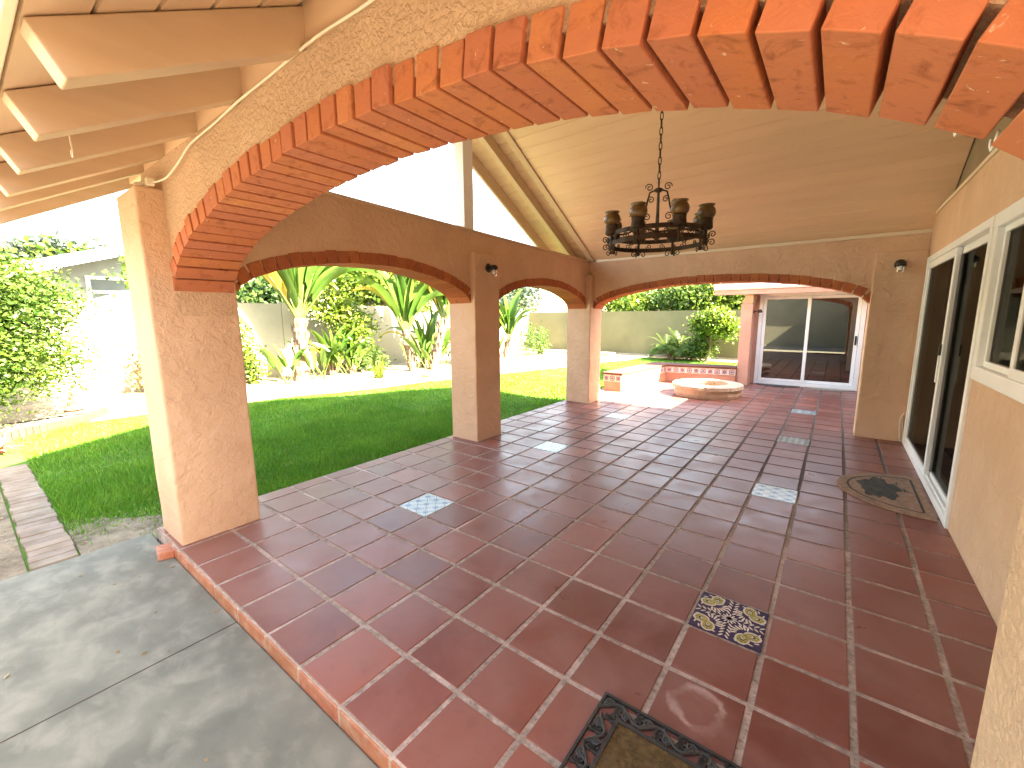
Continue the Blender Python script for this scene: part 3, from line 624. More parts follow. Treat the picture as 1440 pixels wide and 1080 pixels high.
for k in range(18):
    xa = -.5+k*.17
    for q in range(7):
        ya, za = 9.56+q*.34, 2.2+q*.12
        n = 6; pr_ = [(xa+.085+.085*math.cos(math.pi*(1-i/n)), za+.05*math.sin(math.pi*(1-i/n))) for i in range(n+1)]
        rt_.add([(x,ya,z) for x,z in pr_]+[(x,ya+.37,z+.13) for x,z in pr_], [(i,i+1,n+2+i,n+1+i) for i in range(n)])
rt_.build('roof', 'rooftile', WG, smooth=True)
MB().hexa([(-.5,9.56,2.195),(2.6,9.56,2.195),(2.6,12,3.06),(-.5,12,3.06),(-.5,9.56,2.205),(2.6,9.56,2.205),(2.6,12,3.07),(-.5,12,3.07)]).build('roof_base', 'rooftile', WG)
MB().box(.06,2.6,13.4,13.5,-.2,2.4).box(.06,.2,10.38,13.4,-.2,2.3).build('outer_wall', 'stucco_pink', WG)
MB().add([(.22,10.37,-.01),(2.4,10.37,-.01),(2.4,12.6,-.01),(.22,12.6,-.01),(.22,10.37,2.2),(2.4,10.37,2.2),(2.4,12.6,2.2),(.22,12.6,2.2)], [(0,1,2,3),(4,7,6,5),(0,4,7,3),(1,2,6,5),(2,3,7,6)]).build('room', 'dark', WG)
SW = thing('sliding_door', '', '', (0,0,0)); del SW['label']; del SW['category']; SW.parent = WG
frame_boxes(MB(), fx, .36, 2.2, .0, 2.0, .075, 10.16, 10.26).build('door_frame', 'white', SW, bevel=.005)
frame_boxes(MB(), fx, .44, 1.30, .08, 1.92, .06, 10.17, 10.205).build('door_leaf', 'white', SW, bevel=.004)
frame_boxes(MB(), fx, 1.24, 2.12, .08, 1.92, .06, 10.21, 10.245).build('door_leaf', 'white', SW, bevel=.004)
MB().box(.50,1.24,10.185,10.189,.14,1.86).build('glass_pane', 'glass_dark', SW)
MB().box(1.30,2.06,10.225,10.229,.14,1.86).build('glass_pane', 'glass_dark', SW)
MB().box(2.07,2.10,10.16,10.211,.92,1.1).build('door_handle', 'black', SW, bevel=.005)

# ------------------------------------------------------------------ fixtures
def wall_lamp(loc, ang, label):
    t = thing('wall_lamp', label, 'wall lamp', loc, 'wall lamps on the pillars'); t.rotation_euler = (0,0,ang)
    MB().lathe([(.001,0),(.05,0),(.055,.006),(.045,.018),(.02,.022),(.001,.022)], n=18).build('back_plate', 'black', t, smooth=True).rotation_euler = (R(90),0,0)
    m = MB().tube([(0,-.02,0),(0,-.06,.012),(0,-.085,.012)], .012, 8); m.lathe([(.001,.02),(.03,.018),(.05,.0),(.052,-.03),(.046,-.034),(.04,-.03)], (0,-.085,.01), 18); m.build('lamp_cap', 'black', t, smooth=True)
    g = MB().lathe([(.036,-.03),(.040,-.06),(.036,-.10),(.026,-.115),(.001,-.117)], (0,-.085,.012), 18).build('glass_shade', 'clear', t, smooth=True)
    MB().lathe([(.001,-.03),(.013,-.035),(.022,-.06),(.02,-.08),(.001,-.092)], (0,-.085,.012), 12).build('bulb', 'white', t, smooth=True)
wall_lamp((-1.658,3.30,2.115), R(90), 'small black wall lamp with clear glass on the middle left pillar')
wall_lamp((2.29,6.048,2.10), 0, 'small black wall lamp with clear glass on the far right pillar by the sliding door')
t = thing('wall_lamp', 'tiny dark lamp on the shaded side of the pink wing pillar', 'wall lamp', (.287,9.95,1.6), 'wall lamps on the pillars')
MB().box(0,.012,-.05,.05,-.04,.04).tube([(.01,0,0),(.07,0,.02),(.11,0,.01)], .012, 8).build('lamp_bracket', 'iron', t)
MB().lathe([(.001,.05),(.03,.04),(.05,-.01),(.04,-.02),(.001,-.02)], (.12,0,0), 12).build('lamp_cap', 'iron', t, smooth=True)

# chandelier
CX, CY, CZ = .455, 3.06, 2.17
CH = thing('chandelier', 'rusty wrought iron chandelier with amber clay cups hanging on a chain from the ridge', 'chandelier', (CX,CY,CZ))
RC = .40; N8 = 8; A0 = R(37.2+90-25)      # ring phase
ang8 = [R(-37.2-90+35)+2*math.pi*k/N8 for k in range(N8)]
ca = [(RC*math.cos(a), RC*math.sin(a)) for a in ang8]
def band(m, z0, z1, r, th=.006):
    for k in range(N8):
        a, b = ang8[k], ang8[(k+1)%N8]; nseg = 3
        for q in range(nseg):
            t0, t1 = a+(b-a if b > a else b-a+2*math.pi)*q/nseg, a+(b-a if b > a else b-a+2*math.pi)*(q+1)/nseg
            p = lambda t, rr, z: (rr*math.cos(t), rr*math.sin(t), z)
            m.hexa([p(t0,r-th,z0),p(t1,r-th,z0),p(t1,r,z0),p(t0,r,z0),p(t0,r-th,z1),p(t1,r-th,z1),p(t1,r,z1),p(t0,r,z1)])
for q in ((.035,.072,RC),(-.042,-.004,RC+.004)): m = MB(); band(m, *q); m.build('ring_band', 'iron', CH)
m = MB()
for k in range(0, N8, 2):       # cross straps
    m.tube([(ca[k][0],ca[k][1],.06),(0,0,.075)], .009, 6)
m.tube([(0,0,.06),(0,0,.42)], [.018,.010], 10); m.lathe([(.001,-.02),(.03,0),(.032,.02),(.018,.05)], (0,0,.02), 12); m.lathe([(.012,0),(.035,.012),(.035,.028),(.012,.04)], (0,0,.395), 12)
m.build('center_rod', 'iron', CH)
def spiral(c, ux, uz, r, a0, turns, n=16):
    return [Vector(c)+Vector(ux)*(r*(1-.8*k/n)*math.cos(a0+turns*2*math.pi*k/n))+Vector(uz)*(r*(1-.8*k/n)*math.sin(a0+turns*2*math.pi*k/n)) for k in range(n+1)]
for q in range(4):
    a = ang8[2*q]+math.pi/N8; ux = Vector((math.cos(a),math.sin(a),0)); m = MB()
    pts = [ux*r+Vector((0,0,z)) for r,z in ((.02,.42),(.07,.40),(.085,.34),(.10,.27),(.125,.22),(.13,.16),(.16,.11),(.25,.075),(RC,.06))]
    m.tube(pts, .007, 6)
    for (r,z,rr,d) in ((.075,.44,.034,1),(.14,.31,.042,-1),(.185,.215,.045,1),(.20,.125,.04,-1),(.06,.34,.03,1),(.09,.20,.035,1)): m.tube(spiral(ux*r+Vector((0,0,z)), ux, (0,0,1), rr, 0, d*1.4), .0045, 5)
    m.build('scroll_arm', 'iron', CH, smooth=True)
for k in range(N8):
    m = MB(); a = ang8[k]; ux = Vector((math.cos(a),math.sin(a),0)); uy = Vector((-math.sin(a),math.cos(a),0)); c = ux*RC
    for (d,z,r) in ((.05,-.062,.03),(.055,.0,.028)): m.tube(spiral(c+ux*d+Vector((0,0,z)), ux, (0,0,1), r, math.pi, -1.3), .0045, 5)
    for sg in (-1,1): m.tube(spiral(c+uy*sg*.045+Vector((0,0,-.062)), uy*sg, (0,0,1), .03, math.pi, -1.3), .0045, 5); m.tube(spiral(c+uy*sg*.10+Vector((0,0,.012)), uy*sg, (0,0,1), .028, math.pi, 1.4), .004, 5)
    m.tube([c+Vector((0,0,-.075)), c+Vector((0,0,.09))], .012, 6)
    m.build('scroll_work', 'iron', CH, smooth=True)
for k in range(N8):
    x, y = ca[k]
    b = MB().lathe([(.001,.04),(.042,.04),(.055,.055),(.053,.075),(.05,.115),(.054,.12),(.052,.125),(.001,.125)], (x,y,0), 16).build('candle_cup', 'iron', CH, smooth=True)
    MB().lathe([(.048,.125),(.064,.145),(.070,.17),(.065,.195),(.052,.213),(.048,.219),(.063,.228),(.061,.232),(.046,.225),(.047,.21),(.058,.17),(.04,.13)], (x,y,0), 18).build('cup_shade', 'amber', b, smooth=True)
m = MB(); z = .445; k = 0; ztop = zr(CY)-CZ
while z < ztop-.01:
    hl = .036; pts = []
    for q in range(14):
        t = 2*math.pi*q/14; pts.append(((.012*math.cos(t)), 0, z+hl-.006+hl*math.sin(t)) if k % 2 else (0, .012*math.cos(t), z+hl-.006+hl*math.sin(t)))
    m.tube(pts, .0042, 6, closed=True); z += .058; k += 1
m.build('chain', 'iron', CH, smooth=True)
MB().lathe([(.001,-.05),(.03,-.045),(.06,-.02),(.065,0.03),(.001,.03)], (0,0,ztop-.02), 18).build('ceiling_plate', 'iron', CH, smooth=True)

# white cable over the wall top, connector, hooks
pts = [(.95,.155,2.49),(.54,.155,2.485),(.219,.155,2.50),(-.1,.155,2.49),(-.45,.155,2.482),(-.72,.155,2.465),(-1.05,.15,2.445),(-1.22,.14,2.39),(-1.40,.13,2.345),(-1.55,.12,2.345),(-1.66,.11,2.357),(-1.75,.06,2.36)]
def smooth_path(p, n=6):
    p = [Vector(q) for q in p]; out = []
    for i in range(len(p)-1):
        a, b, c, d = p[max(i-1,0)], p[i], p[i+1], p[min(i+2,len(p)-1)]
        for k in range(n): t = k/n; out.append(.5*((2*b)+(c-a)*t+(2*a-5*b+4*c-d)*t*t+(3*b-a-3*c+d)*t**3))
    return out+[p[-1]]
ct = thing('cable', 'thin white cable running up the stucco over the front arch to a connector', 'cable', (0,0,0))
MB().tube(smooth_path(pts), .0055, 7).build('wire', 'wirewhite', ct, smooth=True)
MB().box(-1.66,-1.62,.085,.125,2.335,2.375).tube([(-1.66,.10,2.352),(-1.72,.08,2.345),(-1.74,.05,2.35)], .009, 7).build('connector', 'wirewhite', ct, bevel=.004)
hk = [(-.56,-.39,2.22),(-.555,-.39,2.18),(-.545,-.39,2.155),(-.548,-.39,2.135),(-.56,-.39,2.13),(-.57,-.39,2.14),(-.568,-.39,2.155)]
o = MB().tube(smooth_path(hk), .0028, 6).build('wire_hook', 'wirewhite', None, smooth=True); o['label'] = 'thin bent wire hook hanging under the eave rafters'; o['category'] = 'hook'
for i, (x, z) in enumerate(((1.93,1.885),(1.985,1.845))):
    o = MB().tube([(x,.515,z+.03),(x,.535,z+.012),(x,.555,z+.005),(x,.57,z+.018),(x,.568,z+.03)], .0022, 6).build('cup_hook', 'white', None, smooth=True)
    o['label'] = ('white cup hook at the back of the front brick arch, left of two', 'white cup hook at the back of the front brick arch, lower right of two')[i]; o['category'] = 'hook'; o['group'] = 'cup hooks in the front brick arch'
o = MB().tube(smooth_path([(2.50,6.03,.36),(2.47,6.02,.28),(2.475,6.02,.14),(2.49,6.01,.02),(2.515,6.02,.05),(2.50,6.03,.2),(2.49,6.03,.32)]), .006, 6).build('cord', 'wirewhite', None, smooth=True)
o['label'] = 'white cord hanging looped in the corner beside the sliding door'; o['category'] = 'cord'

# ------------------------------------------------------------------ mats
FM = thing('door_mat', 'black openwork rubber bordered mat with brown coir centre on the near tiles', 'door mat', (1.148,.13,0))
W_, H_ = .85, .55; bw = .095
m = MB()
for (a,b,c,d) in ((0,W_,0,.010),(0,W_,H_-.010,H_),(0,.010,.010,H_-.010),(W_-.010,W_,.010,H_-.010),(bw-.014,W_-bw+.014,bw-.014,bw),(bw-.014,W_-bw+.014,H_-bw,H_-bw+.014),(bw-.014,bw,bw,H_-bw),(W_-bw,W_-bw+.014,bw,H_-bw)): m.box(a,b,c,d,.001,.014)
def scrolls(m, x0, y0, dx, dy, L):
    n = int(round(L/.078)); st = L/n; nx, ny = -dy, dx
    for k in range(n):
        sg = 1 if k % 2 else -1; cx = x0+dx*st*(k+.5); cy = y0+dy*st*(k+.5)
        P = lambda u, v: (cx+dx*u+nx*v, cy+dy*u+ny*v, .009)
        m.tube([P(-st/2+st*q/10, sg*.022*math.cos(math.pi*q/10)) for q in range(11)], .0065, 6)
        sp = [(.019*(1-.8*q/14)*math.cos(q*.62), .019*(1-.8*q/14)*math.sin(q*.62)) for q in range(15)]
        m.tube([P(u-.006, v-sg*.012) for u, v in sp], .0058, 6)
        for l in range(5):
            a = -1.4+l*.7; c0 = P(.026, sg*.012); ux, uy = math.cos(a)*dx-math.sin(a)*dy*sg, math.cos(a)*dy+math.sin(a)*dx*sg
            pts = [(c0[0], c0[1]), (c0[0]+ux*.016-uy*.009, c0[1]+uy*.016+ux*.009), (c0[0]+ux*.03, c0[1]+uy*.03), (c0[0]+ux*.016+uy*.009, c0[1]+uy*.016-ux*.009)]
            m.add([(x,y,.003) for x,y in pts]+[(x,y,.012) for x,y in pts], [(4,5,6,7),(0,1,5,4),(1,2,6,5),(2,3,7,6),(3,0,4,7)])
        m.tube([P(-.03, sg*.03), P(-.02, sg*.012), P(0, -sg*.03)], .0055, 6)
hb = bw/2
scrolls(m, 0, H_-hb, 1, 0, W_); scrolls(m, 0, hb, 1, 0, W_); scrolls(m, hb, bw, 0, 1, H_-2*bw); scrolls(m, W_-hb, bw, 0, 1, H_-2*bw)
m.build('rubber_border', 'rubber', FM)
# coir centre: pile of short fibres
cm = MB().box(bw, W_-bw, bw, H_-bw, .001, .008).build('coir_centre', 'coir', FM)
n = 9000; X = rng.uniform(bw+.004, W_-bw-.004, n); Y = rng.uniform(bw+.004, H_-bw-.004, n); a = rng.uniform(0,6.28,n); l = rng.uniform(.004,.012,n)
V = np.zeros((n,3,3)); V[:,0] = np.c_[X-.0008*np.sin(a),Y+.0008*np.cos(a),np.full(n,.007)]; V[:,1] = np.c_[X+.0008*np.sin(a),Y-.0008*np.cos(a),np.full(n,.007)]; V[:,2] = np.c_[X+l*np.cos(a),Y+l*np.sin(a),rng.uniform(.010,.017,n)]
finish('coir_fibre', np_mesh('coir_fibre', V.reshape(-1,3), np.arange(3*n).reshape(-1,3)), 'coir', cm, kind='stuff')
# half round mat at the house door (flat side against the door)
def half_ellipse(rx, ry, n=40): return [(-rx*math.sin(math.pi*k/n), -ry*math.cos(math.pi*k/n)) for k in range(n+1)]
HM = thing('door_mat', 'worn brown half round mat with dark faded print at the house sliding door', 'door mat', (2.49,4.02,0))
MB().prism([(x*.60,y*.53) for x,y in half_ellipse(1,1)][::-1], .001, .013).build('mat_base', 'matbrown', HM, bevel=.003)
m = MB()
ribbon(m, [(-.06-.46*math.sin(math.pi*k/40), -.42*math.cos(math.pi*k/40), .0142) for k in range(41)]+[(-.06,.42,.0142),(-.06,0,.0142),(-.06,-.42,.0142)], .016); m.build('mat_line', 'matdark', HM)
m = MB(); vs = []
for k in range(50):
    a = 2*math.pi*k/50; r = 1+.13*math.sin(5*a)+.07*math.sin(11*a+1)+random.uniform(-.04,.04); vs.append((-.30+.135*r*math.cos(a), .02+.27*r*math.sin(a), .0140))
m.add(vs, [tuple(range(50))])
for (x,y) in ((-.30,.30),(-.20,.22),(-.16,.05)):
    ribbon(m, [(x,y,.0146),(x+.03,y+.01,.0146),(x+.06,y-.01,.0146)], .012); ribbon(m, [(x+.03,y-.03,.0150),(x+.03,y+.04,.0150)], .009)
m.build('mat_print', 'matdark', HM)
for (x, l, mt) in ((.83,'black half round mat at the left leaf of the wing door','rubber'),(1.75,'grey half round mat at the right leaf of the wing door','kerb')):
    o = MB().prism([(px*.40 if False else py*.42, px*.26) for px,py in half_ellipse(1,1)], .001, .014).build('door_mat', mt, None, bevel=.003, loc=(x,10.14,0)); o['label'] = l; o['category'] = 'door mat'

# broken tile at the pillar foot
o = MB().prism([(-1.86,-.075),(-1.72,-.10),(-1.69,-.02),(-1.72,.028),(-1.84,.028)], ZC, -.022).build('broken_tile', 'edgebrick', None, bevel=.006); o['label'] = 'broken red tile piece at the foot of the front left pillar'; o['category'] = 'tile'

# ------------------------------------------------------------------ fire pit and seat wall
FP = thing('fire_pit', 'low round stone fire pit half in sun on the red tiles', 'fire pit', (-.16,8.08,0))
m = MB(); nS = 9
for k in range(nS):
    a0, a1 = 2*math.pi*k/nS+.012, 2*math.pi*(k+1)/nS-.012
    for q in range(4):
        t0, t1 = a0+(a1-a0)*q/4, a0+(a1-a0)*(q+1)/4; P = lambda r,t,z: (r*math.cos(t), r*math.sin(t), z)
        m.hexa([P(.38,t0,.155),P(.64,t0,.155),P(.64,t1,.155),P(.38,t1,.155),P(.38,t0,.24),P(.63,t0,.225),P(.63,t1,.225),P(.38,t1,.24)])
m.build('cap_stone', 'stone', FP, bevel=.008)
m = MB()
for rr0, rr1, z0, z1 in ((.40,.60,0,.155),):
    n = 36; vs = []
    for k in range(n):
        a = 2*math.pi*k/n; j = 1+.015*math.sin(7*a)
        for r, z in ((rr0,z0),(rr1*j*.97,z0),(rr1*j,z0+.06),(rr1*j*.96,z1),(rr0,z1)): vs.append((r*math.cos(a), r*math.sin(a), z))
    fs = []
    for k in range(n):
        for q in range(5): fs.append((5*k+q, 5*k+(q+1)%5, 5*((k+1)%n)+(q+1)%5, 5*((k+1)%n)+q))
    m.add(vs, fs)
m.build('pit_wall', 'stone', FP)
MB().lathe([(.001,.05),(.2,.06),(.40,.03),(.40,.0),(.001,0)], n=24).build('ash_bed', 'ash', FP)
SWL = thing('seat_wall', 'low terracotta garden seat wall with patterned tile frieze around the fire pit', 'seat wall')
def seat(poly, nm='wall'):
    MB().prism(poly, -.1, .345).build(nm, 'terrawall', SWL, bevel=.008)
    cx = sum(p[0] for p in poly)/len(poly); cy_ = sum(p[1] for p in poly)/len(poly)
seat([(-2.02,7.4),(-1.635,7.4),(-1.40,9.5),(-1.82,9.9)]); seat([(-1.398,9.5),(.055,9.75),(.055,10.15),(-1.818,9.9)])
MB().prism([(-2.05,7.375),(-1.605,7.375),(-1.375,9.47),(.056,9.72),(.056,10.18),(-1.85,9.93)], .346, .385).build('cap', 'redbrick', SWL, bevel=.008)
def frieze(p0, p1, n, z0=.20, z1=.335):
    p0, p1 = Vector((p0[0],p0[1],0)), Vector((p1[0],p1[1],0)); d = (p1-p0); L = d.length; d.normalize(); nr = Vector((d.y,-d.x,0)); st = L/n
    fm = MB(); a = MB(); b = MB()
    P = lambda u, z, o: tuple(p0+d*u+nr*o+Vector((0,0,z)))
    fm.hexa([P(0,z0,0),P(L,z0,0),P(L,z0,.006),P(0,z0,.006),P(0,z1,0),P(L,z1,0),P(L,z1,.006),P(0,z1,.006)])
    f = fm.build('tile_frieze', 'decor_cream', SWL)
    zc = (z0+z1)/2; r = (z1-z0)/2*.9
    def dsc(mb, u, z, rx, o, k=12, ph=0): mb.add([P(u+rx*math.cos(2*math.pi*i/k+ph), z+rx*math.sin(2*math.pi*i/k+ph), o) for i in range(k)], [tuple(range(k))])
    for k in range(n):
        u = st*(k+.5)
        if k % 2:
            dsc(a, u, zc, r*.95, .0075); dsc(f_ := MB(), u, zc, r*.62, .0085); f_.build('ring_pattern', 'decor_cream', f); dsc(b, u, zc, r*.42, .0095, 8); 
            for q in range(4): dsc(b, u+r*1.05*math.cos(q*math.pi/2+.785), zc+r*1.05*math.sin(q*math.pi/2+.785)*.85, r*.14, .009, 8)
        else:
            dsc(b, u, zc, r*.85, .0075, 4, 0); dsc(a, u, zc, r*.5, .0085, 4, .785)
            for q in range(4): dsc(a, u+r*.85*math.cos(q*math.pi/2+.785), zc+r*.85*math.sin(q*math.pi/2+.785), r*.2, .009, 8)
    a.build('red_pattern', 'decor_red', f); b.build('blue_pattern', 'decor_blue', f)
frieze((-2.02,7.398),(-1.637,7.398), 3); frieze((-1.395,9.498),(.05,9.748), 10); frieze((-1.637,7.41),(-1.402,9.49), 14)

# ------------------------------------------------------------------ garden walls, kerbs, edging
o = MB().box(-10.1,-9.9,-9,4.62,-.2,1.92).build('garden_wall', 'gwall', None); o['label'] = 'tall pale sunlit garden wall along the left side behind the shrubs'; o['category'] = 'wall'
o = MB().box(-10.12,-9.88,4.625,4.80,-.2,1.95).box(-10.1,-9.9,4.805,9,-.2,1.90).build('garden_wall', 'gwall', None); o['label'] = 'pale garden wall section with a pier behind the bird of paradise palms'; o['category'] = 'wall'
o = MB().box(-10.1,-9.9,9.005,16.2,-.2,1.70).build('garden_wall', 'gwall', None); o['label'] = 'lower pale garden wall section seen through the narrow left arch'; o['category'] = 'wall'
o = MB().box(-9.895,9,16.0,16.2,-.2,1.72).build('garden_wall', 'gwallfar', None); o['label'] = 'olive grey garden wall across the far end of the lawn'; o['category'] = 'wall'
MB().box(-9.85,-5.3,15.0,15.5,-.19,.08).build('concrete_step', 'kerb', None, bevel=.01, kind='structure')
m = MB(); xs = np.arange(-5.4,-2.3,.108)
for k, x in enumerate(xs):
    jz = random.uniform(-.004,.004); a = random.uniform(-.006,.006); m.hexa([(x+.003,-.625+a,-.15),(x+.104,-.625+a,-.15),(x+.104,-.40+a,-.15),(x+.003,-.40+a,-.15),(x+.004,-.624+a,-.066+jz),(x+.103,-.624+a,-.066+jz),(x+.103,-.401+a,-.066+jz),(x+.004,-.401+a,-.066+jz)])
o = m.build('brick_border', 'paver', None, bevel=.006); o['label'] = 'straight worn pink brick border at the near edge of the lawn'; o['category'] = 'brick edging'
m = MB(); cpts = smooth_path([(-6.9,-1.6,0),(-6.98,-1.0,0),(-7.12,-.5,0),(-7.28,-.15,0),(-7.55,.22,0),(-7.85,.5,0),(-8.2,.72,0)], 5)
for k in range(len(cpts)-1):
    a, b = cpts[k], cpts[k+1]; d = (b-a).normalized(); nr = Vector((-d.y,d.x,0))*.055; g = d*.004
    a = a+g; b = b-g
    m.hexa([tuple(p+Vector((0,0,z))) for z in (-.12,.04+random.uniform(-.006,.006)) for p in (a-nr,b-nr,b+nr,a+nr)])
o = m.build('brick_edging', 'redbrick', None, bevel=.006); o['label'] = 'curved red brick edging around the planting bed at the left'; o['category'] = 'brick edging'
gl = thing('garden_light', 'small terracotta coloured pointed garden light standing in the left planting bed', 'garden light', (-8.75,.42,.0))
MB().lathe([(.001,.36),(.02,.36),(.10,.05),(.15,.0),(.14,-.01),(.001,-.01)], n=6).build('hood', 'terrawall', gl)
MB().tube([(0,0,.35),(.0,.02,.42),(-.05,.34,.44)], .010, 6).build('rod', 'iron', gl, smooth=True)

# ------------------------------------------------------------------ plants
def leaves_np(P, L, W, seed, droop=.3, up=.3):
    r = np.random.default_rng(seed); n = len(P)
    d = r.normal(size=(n,3)); d[:,2] = d[:,2]*.6+up-droop*r.random(n); d /= np.linalg.norm(d,axis=1)[:,None]
    u = r.normal(size=(n,3)); s = np.cross(d,u); s /= np.linalg.norm(s,axis=1)[:,None]+1e-9; nn = np.cross(d,s)
    l = L*r.uniform(.6,1.25,n)[:,None]; w_ = W*r.uniform(.6,1.25,n)[:,None]
    V = np.stack([P, P+d*l*.45+s*w_+nn*w_*.35, P+d*l-nn*l*.12, P+d*l*.45-s*w_+nn*w_*.35], 1)
    F = np.arange(n*4).reshape(-1,4)
    return V.reshape(-1,3), F
def blob_points(blobs, n, seed, clump=.16, per=14):
    r = np.random.default_rng(seed); out = []
    vol = np.array([b[3]*b[4]*b[5] for b in blobs])**(.75); vol /= vol.sum()
    for b, f in zip(blobs, vol):
        m_ = max(4, int(n*f/per)); d = r.normal(size=(m_,3)); d /= np.linalg.norm(d,axis=1)[:,None]
        rad = r.random(m_)**.42*(1+.18*np.sin(3*d[:,0]+5*d[:,1]+seed)+.14*np.sin(7*d[:,2]+4*d[:,0]))
        c = np.array(b[:3])+d*rad[:,None]*np.array(b[3:6])
        q = np.repeat(c, per, 0)+r.normal(size=(m_*per,3))*clump; out.append(q)
    return np.concatenate(out)
def cloud(name, blobs, n, L, W, mat, parent, seed, clump=.12, up=.3, zmin=None):
    P = blob_points(blobs, n, seed, clump)
    if zmin is not None: P = P[P[:,2] > zmin]
    V, F = leaves_np(P, L, W, seed, up=up)
    return finish(name, np_mesh(name, V, F), mat, parent)
def limbs(parent, base, tops, r0, mat='bark', seed=0, name='trunk', fork=.45):
    r = random.Random(seed); m = MB(); b = Vector(base); c = sum((Vector(t) for t in tops), Vector())/len(tops); f = b+(c-b)*fork+Vector((r.uniform(-.05,.05),r.uniform(-.05,.05),0))
    mid = (b+f)/2+Vector((r.uniform(-.06,.06),r.uniform(-.06,.06),0))
    m.tube(smooth_path([b,mid,f],4), [r0*(1-.35*k/8) for k in range(9)], 8)
    for t in tops:
        t = Vector(t); q = (f+t)/2+Vector((r.uniform(-.12,.12),r.uniform(-.12,.12),r.uniform(0,.1)))
        m.tube(smooth_path([f,q,t],4), [r0*.6*(1-.8*k/8) for k in range(9)], 6)
        for _ in range(2):
            e = q+Vector((r.uniform(-.3,.3),r.uniform(-.3,.3),r.uniform(.05,.35))); m.tube([q,(q+e)/2+Vector((0,0,.03)),e], [r0*.3,r0*.2,r0*.06], 5)
    return m.build(name, mat, parent, smooth=True)
SEED = [100]
def plant(name, label, cat, base, blobs, n, L, W, mat, r0=.04, group=None, up=.3, clump=.12, second=None, tmat='bark'):
    t = thing(name, label, cat, base, group); SEED[0] += 1; s = SEED[0]
    cloud('crown', blobs, n, L, W, mat, t, s, clump, up)
    if second: cloud('crown_second_leaves', blobs, int(n*second[1]), L, W, second[0], t, s+500, clump, up)  # second leaf colour scattered through the same crown
    limbs(t, (0,0,-.12), [tuple(np.array(b[:3])) for b in blobs[:5]], r0, tmat, s)
    return t
def paddle(mb, base, tip_dir, length, width, droop, seed, n=9, petiole=.5, fold=.25):
    """big banana-like leaf with petiole; tip_dir (dx,dy,dz); returns arrays in mb(leaf) and stalk list"""
    r = random.Random(seed); b = Vector(base); d = Vector(tip_dir).normalized(); side = d.cross(Vector((0,0,1)))
    if side.length < 1e-3: side = Vector((1,0,0))
    tw = r.uniform(-.9,.9); side = (Matrix.Rotation(tw, 3, d) @ side.normalized())
    pts = []; p = b.copy(); dd = d.copy(); tot = length*(1+petiole); N = n+5; st = tot/N
    for k in range(N+1):
        pts.append(p.copy()); dd = (dd+Vector((0,0,-droop*(k/N)**1.5*.35))).normalized(); p = p+dd*st
    i0 = int(N*petiole/(1+petiole)); stalk = pts[:i0+3]
    vs = []; K = N-i0
    for k in range(K+1):
        t = k/K; wv = width*(math.sin(math.pi*min(1,t*.92+.08))**.6)*(1-.25*t) if 0 < t < 1 else width*.06; c = pts[i0+k]
        a = pts[min(i0+k+1,N)]-pts[max(i0+k-1,0)]; a.normalize(); nn = side.cross(a).normalized(); rag = r.uniform(.88,1.05)
        vs += [c+side*wv*rag*.5+nn*wv*fold, c, c-side*wv*r.uniform(.88,1.05)*.5+nn*wv*fold]
    fs = []
    for k in range(K): a = 3*k; fs += [(a,a+1,a+4,a+3),(a+1,a+2,a+5,a+4)]
    mb.add(vs, fs); return stalk
def strelitzia(label, base, stems, nl, L, W, group, yellow=1, seed=1, spread=.62, facing=0):
    t = thing('bird_of_paradise', label, 'palm', base, group); r = random.Random(seed)
    for si, (sx, sy, h, lean, rad) in enumerate(stems):
        m = MB(); top = Vector((sx+lean[0], sy+lean[1], h)); b = Vector((sx,sy,-.1)); K = 14; pts = [b.lerp(top, k/K) for k in range(K+1)]
        m.tube(pts, [rad*(1.15-.3*k/K)*(1+.12*(k%2)) for k in range(K+1)], 10)
        for k in range(26):    # old leaf bases hugging the trunk
            q = b.lerp(top, r.uniform(.15,.95)); a = r.uniform(0,6.28); o = Vector((math.cos(a),math.sin(a),0))*rad*.95
            m.tube([q+o, q+o*1.25+Vector((0,0,.12)), q+o*1.35+Vector((0,0,.24))], [.025,.03,.004], 5)
        m.build('trunk', 'palebark', t)
        lm = MB(); ym = MB(); sm = MB()
        for k in range(nl):
            f = (k+.5)/nl*2-1; a = f*spread+r.uniform(-.08,.08); fa = facing+r.uniform(-.4,.4)
            d = (math.sin(a)*math.cos(fa)*1.0, math.sin(a)*math.sin(fa), math.cos(a)+.1)
            tgt = ym if (k < yellow) else lm
            st = paddle(tgt, top+Vector((0,0,-.12)), d, L*r.uniform(.8,1.15), W*r.uniform(.8,1.1), r.uniform(.25,.9)+abs(f)*.6, seed*50+k+si*300, petiole=r.uniform(.22,.5))
            sm.tube(st, [.055*(1-.8*(q/(len(st)-1))**.6) for q in range(len(st))], 6)
        lm.build('leaf', 'paddle', t, smooth=True); sm.build('leaf_stalk', 'stalk', t, smooth=True)
        if ym.v: ym.build('old_leaf', 'paddle_yellow', t, smooth=True)
    # young suckers at the foot
    sk = MB(); ss = MB()
    for k in range(10):
        a = r.uniform(0,6.28); b = (r.uniform(-.4,.4), r.uniform(-.5,.5), -.05); d = (.5*math.cos(a), .5*math.sin(a), 1)
        st = paddle(sk, b, d, r.uniform(.5,.8), r.uniform(.16,.24), .5, seed*70+k, petiole=.7); ss.tube(st, [.02*(1-.6*q/(len(st)-1)) for q in range(len(st))], 5)
    sk.build('sucker_leaf', 'paddle', t, smooth=True); ss.build('sucker_stalk', 'stalk', t, smooth=True)
    return t
G = 'bird of paradise palms along the left wall'
strelitzia('bird of paradise palm with one thick pale trunk behind the wide left arch', (-8.75,4.45,0), [(0,0,1.55,(.0,.05),.16)], 24, 1.9, .55, G, 2, 3, facing=1.25)
